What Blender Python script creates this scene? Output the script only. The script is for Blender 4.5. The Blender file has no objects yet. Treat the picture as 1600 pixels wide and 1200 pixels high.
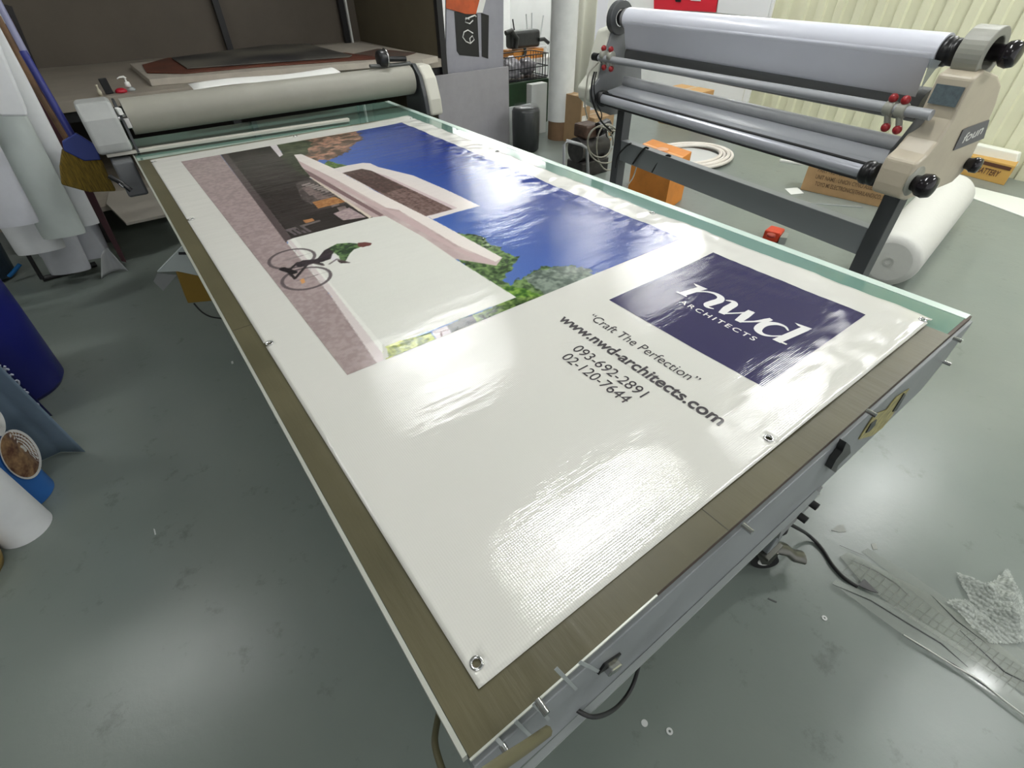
import bpy, bmesh, math, random
import numpy as np
from mathutils import Vector, Matrix, noise
S = bpy.context.scene
COL = S.collection
random.seed(4)
PI = math.pi

# ---------------------------------------------------------------- camera
FPX = 767.0
W_, H_ = 1600, 1200
CAMP = Vector((-0.1009, -0.2242, 1.6108))
RT = ((0.80058174, 0.39618447, -0.44956284),
      (-0.59914076, 0.51677035, -0.61153802),
      (-0.00996112, 0.7589376, 0.65108717))        # columns: camera x, y, z axes in the world
cd = bpy.data.cameras.new('camera'); cam = bpy.data.objects.new('camera', cd); COL.objects.link(cam)
cam.matrix_world = Matrix.Translation(CAMP) @ Matrix(RT).to_4x4()
cd.sensor_fit = 'HORIZONTAL'; cd.sensor_width = 36.0; cd.lens = FPX / W_ * 36.0
cd.clip_start = 0.02; cd.clip_end = 60
S.camera = cam

# ---------------------------------------------------------------- world, exposure, ceiling lights
wd = bpy.data.worlds.new('world'); S.world = wd; wd.use_nodes = True
wd.node_tree.nodes['Background'].inputs[0].default_value = (0.84, 0.85, 0.86, 1)
wd.node_tree.nodes['Background'].inputs[1].default_value = 0.26
S.view_settings.view_transform = 'Standard'; S.view_settings.look = 'None'
S.view_settings.gamma = 1.0; S.view_settings.use_curve_mapping = False
S.view_settings.exposure = 2.2
CEIL = 3.3
#            x     y    length  axis  strength
LIGHTS = [( 1.63, 1.10, 1.20, 'x', 9.5), ( 1.72, 3.40, 1.20, 'x', 8), (-1.50, 2.96, 1.2, 'x', 6),
          ( 4.00, 1.00, 1.20, 'x', 7), ( 5.30, 0.10, 1.20, 'x', 17), ( 5.40, 3.60, 1.20, 'x', 9),
          ( 5.60, 5.40, 1.20, 'x', 7), ( 3.6, -1.4, 1.20, 'x', 10), (-.6, -1.2, 1.20, 'x', 6),
          ( 5.9, 8.1, 1.20, 'x', 17)]  # last fixture is unseen, placed and strengthened to brighten the back wall

# ---------------------------------------------------------------- helpers
def lin(c):
    c = c / 255.0
    return c / 12.92 if c <= 0.04045 else ((c + 0.055) / 1.055) ** 2.4
def rgb(c, a=1.0): return (lin(c[0]), lin(c[1]), lin(c[2]), a)

def ray(px, py):
    R = Matrix(RT)
    return R @ Vector(((px - 800) / FPX, (600 - py) / FPX, -1.0))
def at(px, py, x=None, y=None, z=None):
    d = ray(px, py)
    if z is not None: t = (z - CAMP.z) / d.z
    elif x is not None: t = (x - CAMP.x) / d.x
    else: t = (y - CAMP.y) / d.y
    return CAMP + d * t

MATS = {}
def mat(name, c, rough=0.5, metal=0.0, var=0.0, vscale=8.0, bump=0.0, bscale=60.0, spec=0.5,
        c2=None, alpha=1.0, trans=0.0, coat=0.0, emit=None, estr=0.0, stretch=None, rvar=0.0, ior=None, det=4):
    if name in MATS: return MATS[name]
    m = bpy.data.materials.new(name); m.use_nodes = True
    nt = m.node_tree; b = nt.nodes['Principled BSDF']
    b.inputs['Base Color'].default_value = rgb(c)
    b.inputs['Roughness'].default_value = rough
    b.inputs['Metallic'].default_value = metal
    b.inputs['Specular IOR Level'].default_value = spec
    b.inputs['Alpha'].default_value = alpha
    b.inputs['Transmission Weight'].default_value = trans
    b.inputs['Coat Weight'].default_value = coat
    if ior: b.inputs['IOR'].default_value = ior
    if emit:
        b.inputs['Emission Color'].default_value = rgb(emit); b.inputs['Emission Strength'].default_value = estr
    tc = nt.nodes.new('ShaderNodeTexCoord'); mp = nt.nodes.new('ShaderNodeMapping')
    nt.links.new(tc.outputs['Object'], mp.inputs['Vector'])
    if stretch: mp.inputs['Scale'].default_value = stretch
    if var > 0 or c2:
        n = nt.nodes.new('ShaderNodeTexNoise'); n.inputs['Scale'].default_value = vscale
        n.inputs['Detail'].default_value = det; n.inputs['Roughness'].default_value = 0.6
        nt.links.new(mp.outputs[0], n.inputs['Vector'])
        r = nt.nodes.new('ShaderNodeValToRGB')
        k = 1 - var; k2 = 1 + var
        ca = [max(0, min(255, v * k)) for v in c]; cb = c2 if c2 else [min(255, v * k2) for v in c]
        if c2: ca = c
        r.color_ramp.elements[0].position = 0.35; r.color_ramp.elements[0].color = rgb(ca)
        r.color_ramp.elements[1].position = 0.65; r.color_ramp.elements[1].color = rgb(cb)
        nt.links.new(n.outputs['Fac'], r.inputs[0]); nt.links.new(r.outputs[0], b.inputs['Base Color'])
        if rvar > 0:
            mr = nt.nodes.new('ShaderNodeMapRange')
            mr.inputs['From Min'].default_value = 0.3; mr.inputs['From Max'].default_value = 0.7
            mr.inputs['To Min'].default_value = rough - rvar; mr.inputs['To Max'].default_value = rough + rvar
            nt.links.new(n.outputs['Fac'], mr.inputs['Value']); nt.links.new(mr.outputs[0], b.inputs['Roughness'])
    if bump > 0:
        n2 = nt.nodes.new('ShaderNodeTexNoise'); n2.inputs['Scale'].default_value = bscale; n2.inputs['Detail'].default_value = 3
        nt.links.new(mp.outputs[0], n2.inputs['Vector'])
        bp = nt.nodes.new('ShaderNodeBump'); bp.inputs['Strength'].default_value = bump; bp.inputs['Distance'].default_value = 0.01
        nt.links.new(n2.outputs['Fac'], bp.inputs['Height']); nt.links.new(bp.outputs[0], b.inputs['Normal'])
    MATS[name] = m
    return m

class MB:
    """collects shapes in world coordinates; build() links them as one mesh object"""
    def __init__(s, M=None): s.v = []; s.f = []; s.M = M; s.sm = []
    def P(s, p):
        p = Vector(p); return s.M @ p if s.M is not None else p
    def add(s, vs, fs, smooth=False):
        o = len(s.v); s.v += [s.P(p) for p in vs]; s.f += [tuple(i + o for i in f) for f in fs]; s.sm += [smooth] * len(fs)
        return s
    def box(s, a, b):
        x0, y0, z0 = [min(a[i], b[i]) for i in range(3)]; x1, y1, z1 = [max(a[i], b[i]) for i in range(3)]
        return s.add([(x0,y0,z0),(x1,y0,z0),(x1,y1,z0),(x0,y1,z0),(x0,y0,z1),(x1,y0,z1),(x1,y1,z1),(x0,y1,z1)],
                     [(0,3,2,1),(4,5,6,7),(0,1,5,4),(1,2,6,5),(2,3,7,6),(3,0,4,7)])
    def obox(s, c, size, yaw=0.0, pitch=0.0, roll=0.0):
        R = Matrix.Rotation(yaw, 3, 'Z') @ Matrix.Rotation(pitch, 3, 'X') @ Matrix.Rotation(roll, 3, 'Y')
        c = Vector(c); h = [v / 2 for v in size]; vs = []
        for z in (-1, 1):
            for x, y in ((-1,-1),(1,-1),(1,1),(-1,1)): vs.append(c + R @ Vector((x*h[0], y*h[1], z*h[2])))
        return s.add(vs, [(0,3,2,1),(4,5,6,7),(0,1,5,4),(1,2,6,5),(2,3,7,6),(3,0,4,7)])
    def prism(s, pts, vec):
        """closed polygon of 3-D points extruded by vec"""
        n = len(pts); vec = Vector(vec); a = [Vector(p) for p in pts]
        vs = a + [p + vec for p in a]
        return s.add(vs, [tuple(range(n - 1, -1, -1)), tuple(range(n, 2*n))] + [(i, (i+1) % n, n + (i+1) % n, n + i) for i in range(n)])
    def tube(s, path, r, n=10, cap=True, closed=False, sx=1.0, up=None):
        P = [Vector(p) for p in path]; m = len(P); vs = []; prev = None
        for i, p in enumerate(P):
            if closed: t = (P[(i+1) % m] - P[i-1])
            else: t = (P[min(i+1, m-1)] - P[max(i-1, 0)])
            if t.length < 1e-9: t = Vector((0,0,1))
            t.normalize()
            if prev is None:
                u = Vector(up) if up else (Vector((0,0,1)) if abs(t.z) < 0.9 else Vector((1,0,0)))
            else: u = prev
            u = (u - t * u.dot(t)).normalized(); prev = u
            w = t.cross(u); rr = r[i] if isinstance(r, (list, tuple)) else r
            for k in range(n):
                a = 2*PI*k/n; vs.append(p + (u*math.cos(a) + w*math.sin(a)*sx) * rr)
        fs = []
        for i in range(m if closed else m-1):
            j = (i+1) % m
            for k in range(n): fs.append((i*n+k, i*n+(k+1) % n, j*n+(k+1) % n, j*n+k))
        s.add(vs, fs, True)
        if cap and not closed:
            s.add([vs[k] for k in range(n)], [tuple(range(n-1, -1, -1))]); s.add([vs[(m-1)*n+k] for k in range(n)], [tuple(range(n))])
        return s
    def cyl(s, a, b, r, n=32, r2=None): return s.tube([a, b], [r, r if r2 is None else r2], n)
    def ring(s, a, b, ro, ri, n=36):
        """hollow cylinder"""
        a = Vector(a); b = Vector(b); t = (b-a).normalized(); u = Vector((0,0,1)) if abs(t.z) < .9 else Vector((1,0,0))
        u = (u - t*u.dot(t)).normalized(); w = t.cross(u); vs = []
        for c, r in ((a, ro), (b, ro), (b, ri), (a, ri)):
            for k in range(n):
                q = 2*PI*k/n; vs.append(c + (u*math.cos(q) + w*math.sin(q))*r)
        fs = []
        for i in range(4):
            j = (i+1) % 4
            for k in range(n): fs.append((i*n+k, i*n+(k+1) % n, j*n+(k+1) % n, j*n+k))
        return s.add(vs, fs)
    def sph(s, c, r, n=16, sc=(1,1,1), m=10):
        c = Vector(c); vs = [c + Vector((0,0,-r*sc[2]))]
        for i in range(1, m):
            ph = -PI/2 + PI*i/m
            for k in range(n):
                a = 2*PI*k/n; vs.append(c + Vector((math.cos(a)*math.cos(ph)*sc[0], math.sin(a)*math.cos(ph)*sc[1], math.sin(ph)*sc[2]))*r)
        vs.append(c + Vector((0,0,r*sc[2]))); L = len(vs)-1; fs = []
        for k in range(n): fs.append((0, 1+(k+1) % n, 1+k)); fs.append((L, L-n+k, L-n+(k+1) % n))
        for i in range(m-2):
            for k in range(n): fs.append((1+i*n+k, 1+i*n+(k+1) % n, 1+(i+1)*n+(k+1) % n, 1+(i+1)*n+k))
        return s.add(vs, fs, True)
    def lathe(s, prof, c, axis=(0,0,1), n=28, smooth=True):
        """prof = [(r, h)...] around axis through c"""
        c = Vector(c); t = Vector(axis).normalized(); u = Vector((1,0,0)) if abs(t.x) < .9 else Vector((0,1,0))
        u = (u - t*u.dot(t)).normalized(); w = t.cross(u); vs = []
        for r, h in prof:
            for k in range(n):
                a = 2*PI*k/n; vs.append(c + t*h + (u*math.cos(a) + w*math.sin(a))*max(r, 1e-5))
        fs = []
        for i in range(len(prof)-1):
            for k in range(n): fs.append((i*n+k, i*n+(k+1) % n, (i+1)*n+(k+1) % n, (i+1)*n+k))
        fs.append(tuple(range(n-1, -1, -1))); fs.append(tuple((len(prof)-1)*n + k for k in range(n)))
        return s.add(vs, fs, smooth)
    def sheet(s, fn, nu, nv, th=0.0):
        """surface fn(u,v) on a grid with thickness th"""
        P = [[Vector(fn(i/nu, j/nv)) for j in range(nv+1)] for i in range(nu+1)]
        vs = [p for r in P for p in r]; W = nv+1
        fs = [(i*W+j, (i+1)*W+j, (i+1)*W+j+1, i*W+j+1) for i in range(nu) for j in range(nv)]
        if th > 0:
            N = len(vs); vb = []
            for i in range(nu+1):
                for j in range(nv+1):
                    a = P[min(i+1, nu)][j] - P[max(i-1, 0)][j]; b = P[i][min(j+1, nv)] - P[i][max(j-1, 0)]
                    nn = a.cross(b)
                    nn = nn.normalized() if nn.length > 1e-12 else Vector((0,0,1))
                    vb.append(P[i][j] - nn*th)
            fs += [(N+f[3], N+f[2], N+f[1], N+f[0]) for f in fs]
            vs += vb
            def q(a, b): fs.append((a, b, b+N, a+N))
            for i in range(nu): q((i+1)*W, i*W); q(i*W+nv, (i+1)*W+nv)
            for j in range(nv): q(j, j+1); q(nu*W+j+1, nu*W+j)
        return s.add(vs, fs, True)
    def build(s, name, m, parent=None, bevel=0.0, seg=2, kind=None):
        me = bpy.data.meshes.new(name)
        if parent is not None:
            org = Vector(parent['_o']) if '_o' in parent.keys() else Vector((0,0,0))
        else:
            xs = [p.x for p in s.v]; ys = [p.y for p in s.v]; zs = [p.z for p in s.v]
            org = Vector(((min(xs)+max(xs))/2, (min(ys)+max(ys))/2, min(zs)))
        me.from_pydata([tuple(p - org) for p in s.v], [], s.f)
        me.polygons.foreach_set('use_smooth', s.sm)
        me.validate(); me.update()
        o = bpy.data.objects.new(name, me); COL.objects.link(o)
        if m is not None: me.materials.append(m)
        bm = bmesh.new(); bm.from_mesh(me); bmesh.ops.recalc_face_normals(bm, faces=bm.faces); bm.to_mesh(me); bm.free()
        if parent is None: o.location = org
        else: o.parent = parent
        o['_o'] = tuple(org)
        if bevel > 0:
            b = o.modifiers.new('bevel', 'BEVEL'); b.width = bevel; b.segments = seg; b.limit_method = 'ANGLE'; b.angle_limit = math.radians(40)
        if kind: o['kind'] = kind
        return o

def thing(name, label, cat, loc, group=None):
    o = bpy.data.objects.new(name, None); COL.objects.link(o); o.location = loc; o['_o'] = tuple(loc)
    o.empty_display_size = 0.05
    return tag(o, label, cat, group)
def tag(o, label, cat, group=None, kind=None):
    o['label'] = label; o['category'] = cat
    if group: o['group'] = group
    if kind: o['kind'] = kind
    return o
def struct(o): o['kind'] = 'structure'; return o

def text_mesh(body, offset=0.0, shear=0.0, spacing=1.0):
    """flat letters of the built-in font, unit size, returned as (verts2d, faces)"""
    c = bpy.data.curves.new('t', 'FONT'); c.body = body; c.offset = offset; c.shear = shear; c.space_character = spacing
    c.resolution_u = 6; c.fill_mode = 'FRONT' if hasattr(c, 'fill_mode') and c.dimensions == '2D' else c.fill_mode
    o = bpy.data.objects.new('t', c); COL.objects.link(o)
    dg = bpy.context.evaluated_depsgraph_get(); me = bpy.data.meshes.new_from_object(o.evaluated_get(dg))
    vs = [(v.co.x, v.co.y) for v in me.vertices]; fs = [tuple(p.vertices) for p in me.polygons]
    bpy.data.objects.remove(o); bpy.data.curves.remove(c); bpy.data.meshes.remove(me)
    return vs, fs
def text_on(mb, body, org, right, up, length, height=None, offset=0.0, shear=0.0, spacing=1.0, hfn=None):
    vs, fs = text_mesh(body, offset, shear, spacing)
    x0 = min(v[0] for v in vs); x1 = max(v[0] for v in vs); y1 = max(v[1] for v in vs)
    sx = length / (x1 - x0); sy = sx if height is None else height / y1
    right = Vector(right).normalized(); up = Vector(up).normalized(); org = Vector(org)
    out = []
    for v in vs:
        p = org + right*((v[0]-x0)*sx) + up*(v[1]*sy)
        if hfn: p.z = hfn(p.x, p.y)
        out.append(p)
    mb.add(out, fs)

# ---------------------------------------------------------------- room
def floor_mat():
    m = bpy.data.materials.new('painted_floor'); m.use_nodes = True; nt = m.node_tree; b = nt.nodes['Principled BSDF']
    tc = nt.nodes.new('ShaderNodeTexCoord')
    def noi(sc, det=4, rough=.6):
        n = nt.nodes.new('ShaderNodeTexNoise'); n.inputs['Scale'].default_value = sc; n.inputs['Detail'].default_value = det
        n.inputs['Roughness'].default_value = rough
        nt.links.new(tc.outputs['Object'], n.inputs['Vector']); return n
    big = noi(0.9); r = nt.nodes.new('ShaderNodeValToRGB')
    r.color_ramp.elements[0].position = .3; r.color_ramp.elements[0].color = rgb((112,121,116))
    r.color_ramp.elements[1].position = .7; r.color_ramp.elements[1].color = rgb((123,130,124))
    nt.links.new(big.outputs['Fac'], r.inputs[0])
    sc = noi(9, 8, .7); r2 = nt.nodes.new('ShaderNodeValToRGB')
    r2.color_ramp.elements[0].position = .24; r2.color_ramp.elements[0].color = (0.6,0.6,0.58,1)
    r2.color_ramp.elements[1].position = .40; r2.color_ramp.elements[1].color = (1,1,1,1)
    nt.links.new(sc.outputs['Fac'], r2.inputs[0])
    mx = nt.nodes.new('ShaderNodeMix'); mx.data_type = 'RGBA'; mx.blend_type = 'MULTIPLY'; mx.inputs[0].default_value = 1
    nt.links.new(r.outputs[0], mx.inputs[6]); nt.links.new(r2.outputs[0], mx.inputs[7]); nt.links.new(mx.outputs[2], b.inputs['Base Color'])
    rr = nt.nodes.new('ShaderNodeMapRange'); rr.inputs['To Min'].default_value = .26; rr.inputs['To Max'].default_value = .33
    rn = noi(5, 6); nt.links.new(rn.outputs['Fac'], rr.inputs['Value']); nt.links.new(rr.outputs[0], b.inputs['Roughness'])
    bn = noi(38, 6, .65); bn2 = noi(5, 3)
    ad = nt.nodes.new('ShaderNodeMath'); ad.operation = 'MULTIPLY_ADD'; ad.inputs[1].default_value = 2.5
    nt.links.new(bn2.outputs['Fac'], ad.inputs[0]); nt.links.new(bn.outputs['Fac'], ad.inputs[2])
    bp = nt.nodes.new('ShaderNodeBump'); bp.inputs['Strength'].default_value = .09; bp.inputs['Distance'].default_value = .006
    nt.links.new(ad.outputs[0], bp.inputs['Height']); nt.links.new(bp.outputs[0], b.inputs['Normal'])
    b.inputs['Specular IOR Level'].default_value = .45
    return m
FLOOR = floor_mat()
WHITE = mat('white_wall_paint', (234,235,233), .7, var=.02, vscale=1.5)
struct(MB().box((-3.4,-3.6,-.06), (7.2,8.9,0)).build('floor', FLOOR))
struct(MB().box((-3.4,-3.6,CEIL), (7.2,8.9,CEIL+.08)).build('ceiling', mat('ceiling_tile', (215,217,212), .8, var=.03, vscale=3)))
struct(MB().box((-3.5,-3.6,0), (-3.4,8.9,CEIL)).build('wall_left', mat('dim_wall', (150,150,145), .8)))
struct(MB().box((-3.4,8.8,0), (7.2,8.9,CEIL)).build('wall_back', WHITE))
# corrugated right wall: trapezoid ribs
def corrugated(x, y0, y1, z1):
    mb = MB(); vs = []; fs = []; y = y0; pitch = .20; prof = []
    while y < y1:
        prof += [(x, y), (x, y+.085), (x-.028, y+.10), (x-.028, y+.175), (x, y+.19)]
        y += pitch
    n = len(prof)
    for z in (0, z1):
        for p in prof: vs.append((p[0], p[1], z))
        for p in prof: vs.append((p[0]+.03, p[1], z))
    # layers: 0..n front bottom, n..2n back bottom, 2n..3n front top, 3n..4n back top
    for i in range(n-1):
        fs.append((i, i+1, 2*n+i+1, 2*n+i)); fs.append((n+i+1, n+i, 3*n+i, 3*n+i+1))
    return mb.add(vs, fs)
struct(corrugated(6.62, -3.6, 3.75, CEIL).build('wall_right', mat('cream_corrugated_metal', (212,212,184), .42, var=.02, vscale=2)))
struct(MB().box((6.60,3.76,0), (6.70,8.8,CEIL)).build('wall_right_plaster', WHITE))
struct(MB().box((6.52,-3.6,0), (6.60,.35,.06)).build('baseboard_right', mat('white_skirting', (222,226,218), .5)))
struct(MB().box((6.575,3.68,0), (6.60,3.76,CEIL)).build('trim_1', WHITE))

fix = mat('fixture_white_metal', (225,226,222), .4)
def emis(strength):
    return mat('tube_light_%d' % strength, (255,255,250), .5, emit=(251,252,251), estr=strength)
for i, (lx, ly, ln, ax, st) in enumerate(LIGHTS):
    hx, hy = (ln/2, .13) if ax == 'x' else (.13, ln/2)
    t = thing('ceiling_light', 'white linear ceiling light fixture above the workshop', 'ceiling light', (lx, ly, CEIL-.06), 'ceiling light fixtures')
    MB().box((lx-hx, ly-hy, CEIL-.06), (lx+hx, ly+hy, CEIL)).build('housing', fix, t)
    wx, wy = (hx-.03, .085) if ax == 'x' else (.085, hy-.03)
    MB().box((lx-wx, ly-wy, CEIL-.082), (lx+wx, ly+wy, CEIL-.061)).build('diffuser', emis(st*1.25), t, bevel=.008)

# ---------------------------------------------------------------- worktable
TZ = 0.85
steel = mat('grey_powder_coat', (118,124,126), .42, var=.05, vscale=6)
chrome = mat('chrome', (200,200,200), .12, metal=1)
black = mat('black_plastic', (22,22,24), .35)
blackr = mat('black_rubber', (28,28,29), .6)
whitep = mat('white_plastic', (222,222,218), .4)
greyp = mat('grey_plastic', (128,130,130), .45)
table = thing('flatbed_worktable', 'long flatbed worktable with glass top and grey metal sides under the banner', 'table', (.78, 1.7, 0))
glass = mat('green_tinted_glass', (108,140,128), .03, spec=.7, coat=.6, trans=.0)
MB().box((-.052,-.050,TZ-.016), (1.625,3.62,TZ-.004)).build('glass_top', glass, table, bevel=.0015)
frost = mat('pale_glass_edge', (196,214,204), .25, spec=.6)
MB().box((1.596,-.052,TZ-.018), (1.630,3.62,TZ-.003)).build('glass_edge_strip', frost, table)
alu = mat('aluminium_edge', (196,198,188), .35, metal=.5)
MB().box((-.060,-.052,TZ-.020), (-.053,3.62,TZ-.001)).build('edge_trim', alu, table)
apron = mat('scuffed_grey_acrylic', (128,132,134), .38, var=.07, vscale=5, rvar=.08)
MB().prism([(-.03,-.066,.62), (-.052,-.066,.66), (-.052,-.066,TZ-.018), (1.63,-.066,TZ-.018), (1.63,-.066,.70), (1.56,-.066,.61), (.96,-.066,.585), (.10,-.066,.605)],
           (0,.014,0)).build('front_apron', apron, table, bevel=.002)
MB().box((-.052,-.050,TZ-.020), (1.625,-.0575,TZ-.004)).build('painted_shadow_strip', mat('shadow_brown', (70,56,46), .6), table)  # solid strip, its brown stands in for the shade under the mat edge
MB().box((-.05,-.078,.598), (.95,-.067,.607)).build('apron_lip', mat('light_grey_acrylic', (150,155,154), .3), table)
MB().box((-.045,-.04,.66), (-.03,3.6,TZ-.02)).build('side_apron', steel, table)
MB().box((1.60,-.04,.66), (1.615,3.6,TZ-.02)).build('side_apron', steel, table)
MB().box((-.02,-.02,TZ-.035), (1.59,3.6,TZ-.018)).build('bed_panel', mat('bed_white', (186,196,190), .5), table)
for yy in (.02, 1.7, 3.45): MB().box((0,yy,.56), (1.57,yy+.06,.62)).build('cross_rail', steel, table)
for xx in (.12, 1.06): MB().box((xx,.03,.50), (xx+.06,3.5,.56)).build('long_rail', steel, table)
# bracket plate stepping down from the apron, with two bolts
MB().prism([(.80,-.072,.60), (.98,-.072,.60), (.965,-.072,.53), (.84,-.072,.50)], (0,.008,0)).build('bracket_plate', greyp, table, bevel=.001)
for bx, bz in ((.935,.575), (.905,.545)):
    MB().cyl((bx,-.070,bz), (bx,-.092,bz), .010, 6).build('bolt', blackr, table)
# small chrome fixings standing off the apron
for p in ((842,1098), (905,1013+25), (787,1168), (1163,822), (1357,643), (1476,566), (1492,529)):
    q = at(p[0], p[1], y=-.07)
    if p == (905,1038): continue
    MB().cyl((q.x, -.066, q.z), (q.x, -.086, q.z), .0052, 12).build('screw', chrome, table)
# welded tab marks seen on the apron
tabm = mat('pale_adhesive', (150,156,155), .4)
for a, b in (((868,1045),(900,1078)), ((833,1100),(857,1125)), ((805,1128),(830,1152)), ((776,1155),(800,1182)), ((905,1035),(940,1052))):
    A = at(a[0], a[1], y=-.067); B = at(b[0], b[1], y=-.067)
    MB().prism([(A.x-.002,-.0665,A.z), (A.x+.003,-.0665,A.z+.002), (B.x+.003,-.0665,B.z+.002), (B.x-.002,-.0665,B.z)], (0,-.0012,0)).build('weld_strip', tabm, table)
# tape patches and latch on the apron
def apron_patch(pts, name, m, yy=-.067, th=.002):
    P = [at(a, b, y=yy) for a, b in pts]
    return MB().prism([(p.x, yy, p.z) for p in P], (0, -th, 0)).build(name, m, table)
yel = mat('yellowed_glue', (150,142,92), .5, var=.2, vscale=30)
dk = mat('dark_latch', (34,35,36), .4)
apron_patch([(1341,686), (1352,668), (1366,647), (1384,640), (1400,620), (1420,607), (1406,628), (1392,650), (1378,668), (1362,680)], 'glue_patch', yel)
apron_patch([(1352,676), (1360,662), (1369,655), (1366,664), (1357,674)], 'slot', dk, -.0695)
apron_patch([(1394,643), (1412,614), (1414,617), (1400,641)], 'slot', dk, -.0695)
# rubber latch
L1 = [(1289,727), (1296,713), (1306,700), (1312,685), (1318,690), (1320,702), (1310,712), (1300,722), (1297,733)]
apron_patch(L1, 'latch', dk, -.067, .014)
# chrome catch with bracket below the apron
q = at(962, 1048, y=-.08)
t1 = MB().obox((q.x, -.07, q.z), (.030,.022,.016), 0, 0, .5); t1.build('catch', chrome, table, bevel=.003)
MB().obox((q.x-.004, -.064, q.z+.010), (.046,.012,.024), 0, 0, .5).build('catch_plate', black, table)
# legs and casters
def caster(cx, cy, yaw, lever):
    MB().box((cx-.03,cy-.03,.13), (cx+.03,cy+.03,.52)).build('leg', steel, table, bevel=.004)
    c = MB(); c.box((cx-.045,cy-.045,.118), (cx+.045,cy+.045,.13)); fr = c.build('caster', mat('caster_steel', (104,104,98), .28, metal=.85), table, bevel=.002)
    d = Vector((math.cos(yaw), math.sin(yaw), 0)); s = Vector((-d.y, d.x, 0)); w = Vector((cx, cy, .045)) + d*.025
    MB().cyl(w - s*.016, w + s*.016, .045, 28).build('wheel', blackr, fr)
    MB().cyl(w - s*.018, w + s*.018, .022, 20).build('wheel_hub', whitep, fr)
    f = MB()
    for k in (-1, 1):
        f.prism([Vector((cx,cy,.118)) + s*k*.024 - d*.03, Vector((cx,cy,.118)) + s*k*.024 + d*.045, w + s*k*.024 + d*.012, w + s*k*.024 - d*.012], s*k*.004)
    f.build('fork', mat('caster_steel', (120,122,116)), fr)
    if lever:
        e = w + d*.085
        MB().tube([w + d*.01 + Vector((0,0,.07)), w + d*.055 + Vector((0,0,.06)), e + Vector((0,0,.03)), e + d*.04+Vector((0,0,.02))], .014, 10, sx=1.8).build('brake_lever', mat('caster_steel', (120,122,116)), fr)
caster(1.10, .0, -.75, True)
caster(.17, .07, 2.2, False)
caster(.17, 3.4, 1.2, False); caster(1.09, 3.4, .4, False)
MB().sph((1.135,-.01,.20), .026, 12).build('leveller_knob', blackr, table)

# cables under the table
cabm = mat('black_cable', (30,30,31), .45)
def cable(name, pts, r, m, label, cat, smooth=6, parent=None, group=None):
    P = [Vector(p) for p in pts]; Q = []
    for i in range(len(P)-1):
        p0 = P[max(i-1,0)]; p1 = P[i]; p2 = P[i+1]; p3 = P[min(i+2, len(P)-1)]
        for k in range(smooth):
            t = k/smooth
            Q.append(.5*((2*p1) + (p2-p0)*t + (2*p0-5*p1+4*p2-p3)*t*t + (3*p1-p0-3*p2+p3)*t*t*t))
    Q.append(P[-1])
    o = MB().tube(Q, r, 8).build(name, m, parent)
    if parent is None: tag(o, label, cat, group)
    return o
cable('cable', [at(1001,1005,y=-.04), at(998,1040,y=-.06), at(985,1078,y=-.075), at(960,1108,y=-.085), at(925,1120,y=-.085), at(889,1101,y=-.05)], .0042, cabm, '', '', parent=table)
cable('cable', [at(690,1112,y=0.05)+Vector((0,0,.02)), at(681,1140,y=0.02), at(680,1165,y=0.0), at(690,1200,y=-.03), at(700,1225,y=-.05)], .005, mat('olive_hose', (96,92,66), .5), '', '', parent=table)
cable('hose', [at(855,1143,y=-.09), at(820,1168,y=-.10), at(780,1195,y=-.11), at(740,1225,y=-.12)], .0075, mat('olive_hose', (96,92,66), .5), '', '', parent=table)
cable('power_cable', [at(1222,812,z=.30)+Vector((-.02,.10,0)), at(1240,822,z=.16), at(1262,835,z=.03), at(1283,856,z=.006), at(1300,882,z=.006), at(1318,902,z=.006), at(1340,917,z=.006)], .0065, cabm,
      'black power cable running from under the table to the floor strips', 'cable')

# ---------------------------------------------------------------- cutting mat
def mat_material():
    m = bpy.data.materials.new('olive_cutting_mat'); m.use_nodes = True; nt = m.node_tree; b = nt.nodes['Principled BSDF']
    tc = nt.nodes.new('ShaderNodeTexCoord')
    n = nt.nodes.new('ShaderNodeTexNoise'); n.inputs['Scale'].default_value = 4; n.inputs['Detail'].default_value = 6
    nt.links.new(tc.outputs['Object'], n.inputs['Vector'])
    r = nt.nodes.new('ShaderNodeValToRGB'); r.color_ramp.elements[0].position = .3; r.color_ramp.elements[0].color = rgb((76,72,51))
    r.color_ramp.elements[1].position = .7; r.color_ramp.elements[1].color = rgb((92,87,64))
    nt.links.new(n.outputs['Fac'], r.inputs[0]); nt.links.new(r.outputs[0], b.inputs['Base Color'])
    mp = nt.nodes.new('ShaderNodeMapping'); mp.inputs['Scale'].default_value = (26, 3, 1); nt.links.new(tc.outputs['Object'], mp.inputs[0])
    n2 = nt.nodes.new('ShaderNodeTexNoise'); n2.inputs['Scale'].default_value = 1.0; n2.inputs['Detail'].default_value = 5; nt.links.new(mp.outputs[0], n2.inputs['Vector'])
    bp = nt.nodes.new('ShaderNodeBump'); bp.inputs['Strength'].default_value = .35; bp.inputs['Distance'].default_value = .006
    nt.links.new(n2.outputs['Fac'], bp.inputs['Height']); nt.links.new(bp.outputs[0], b.inputs['Normal'])
    b.inputs['Roughness'].default_value = .40; b.inputs['Specular IOR Level'].default_value = .35
    return m
cmat = thing('cutting_mat', 'olive brown cutting mat lying on the worktable under the banner', 'cutting mat', (.75, 1.4, TZ-.004))
MB().box((-.052,-.0575,TZ-.0038), (1.468,3.10,TZ-.0012)).build('mat_sheet', mat_material(), cmat)
MB().box((-.053,-.0605,TZ-.006), (.30,-.0576,TZ-.0005)).build('edge_trim', alu, cmat)
dline = mat('dark_seam', (58,55,44), .6)
MB().box((.490,-.0575,TZ-.0012), (.4915,-.001,TZ-.0008)).build('seam', dline, cmat)
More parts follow.
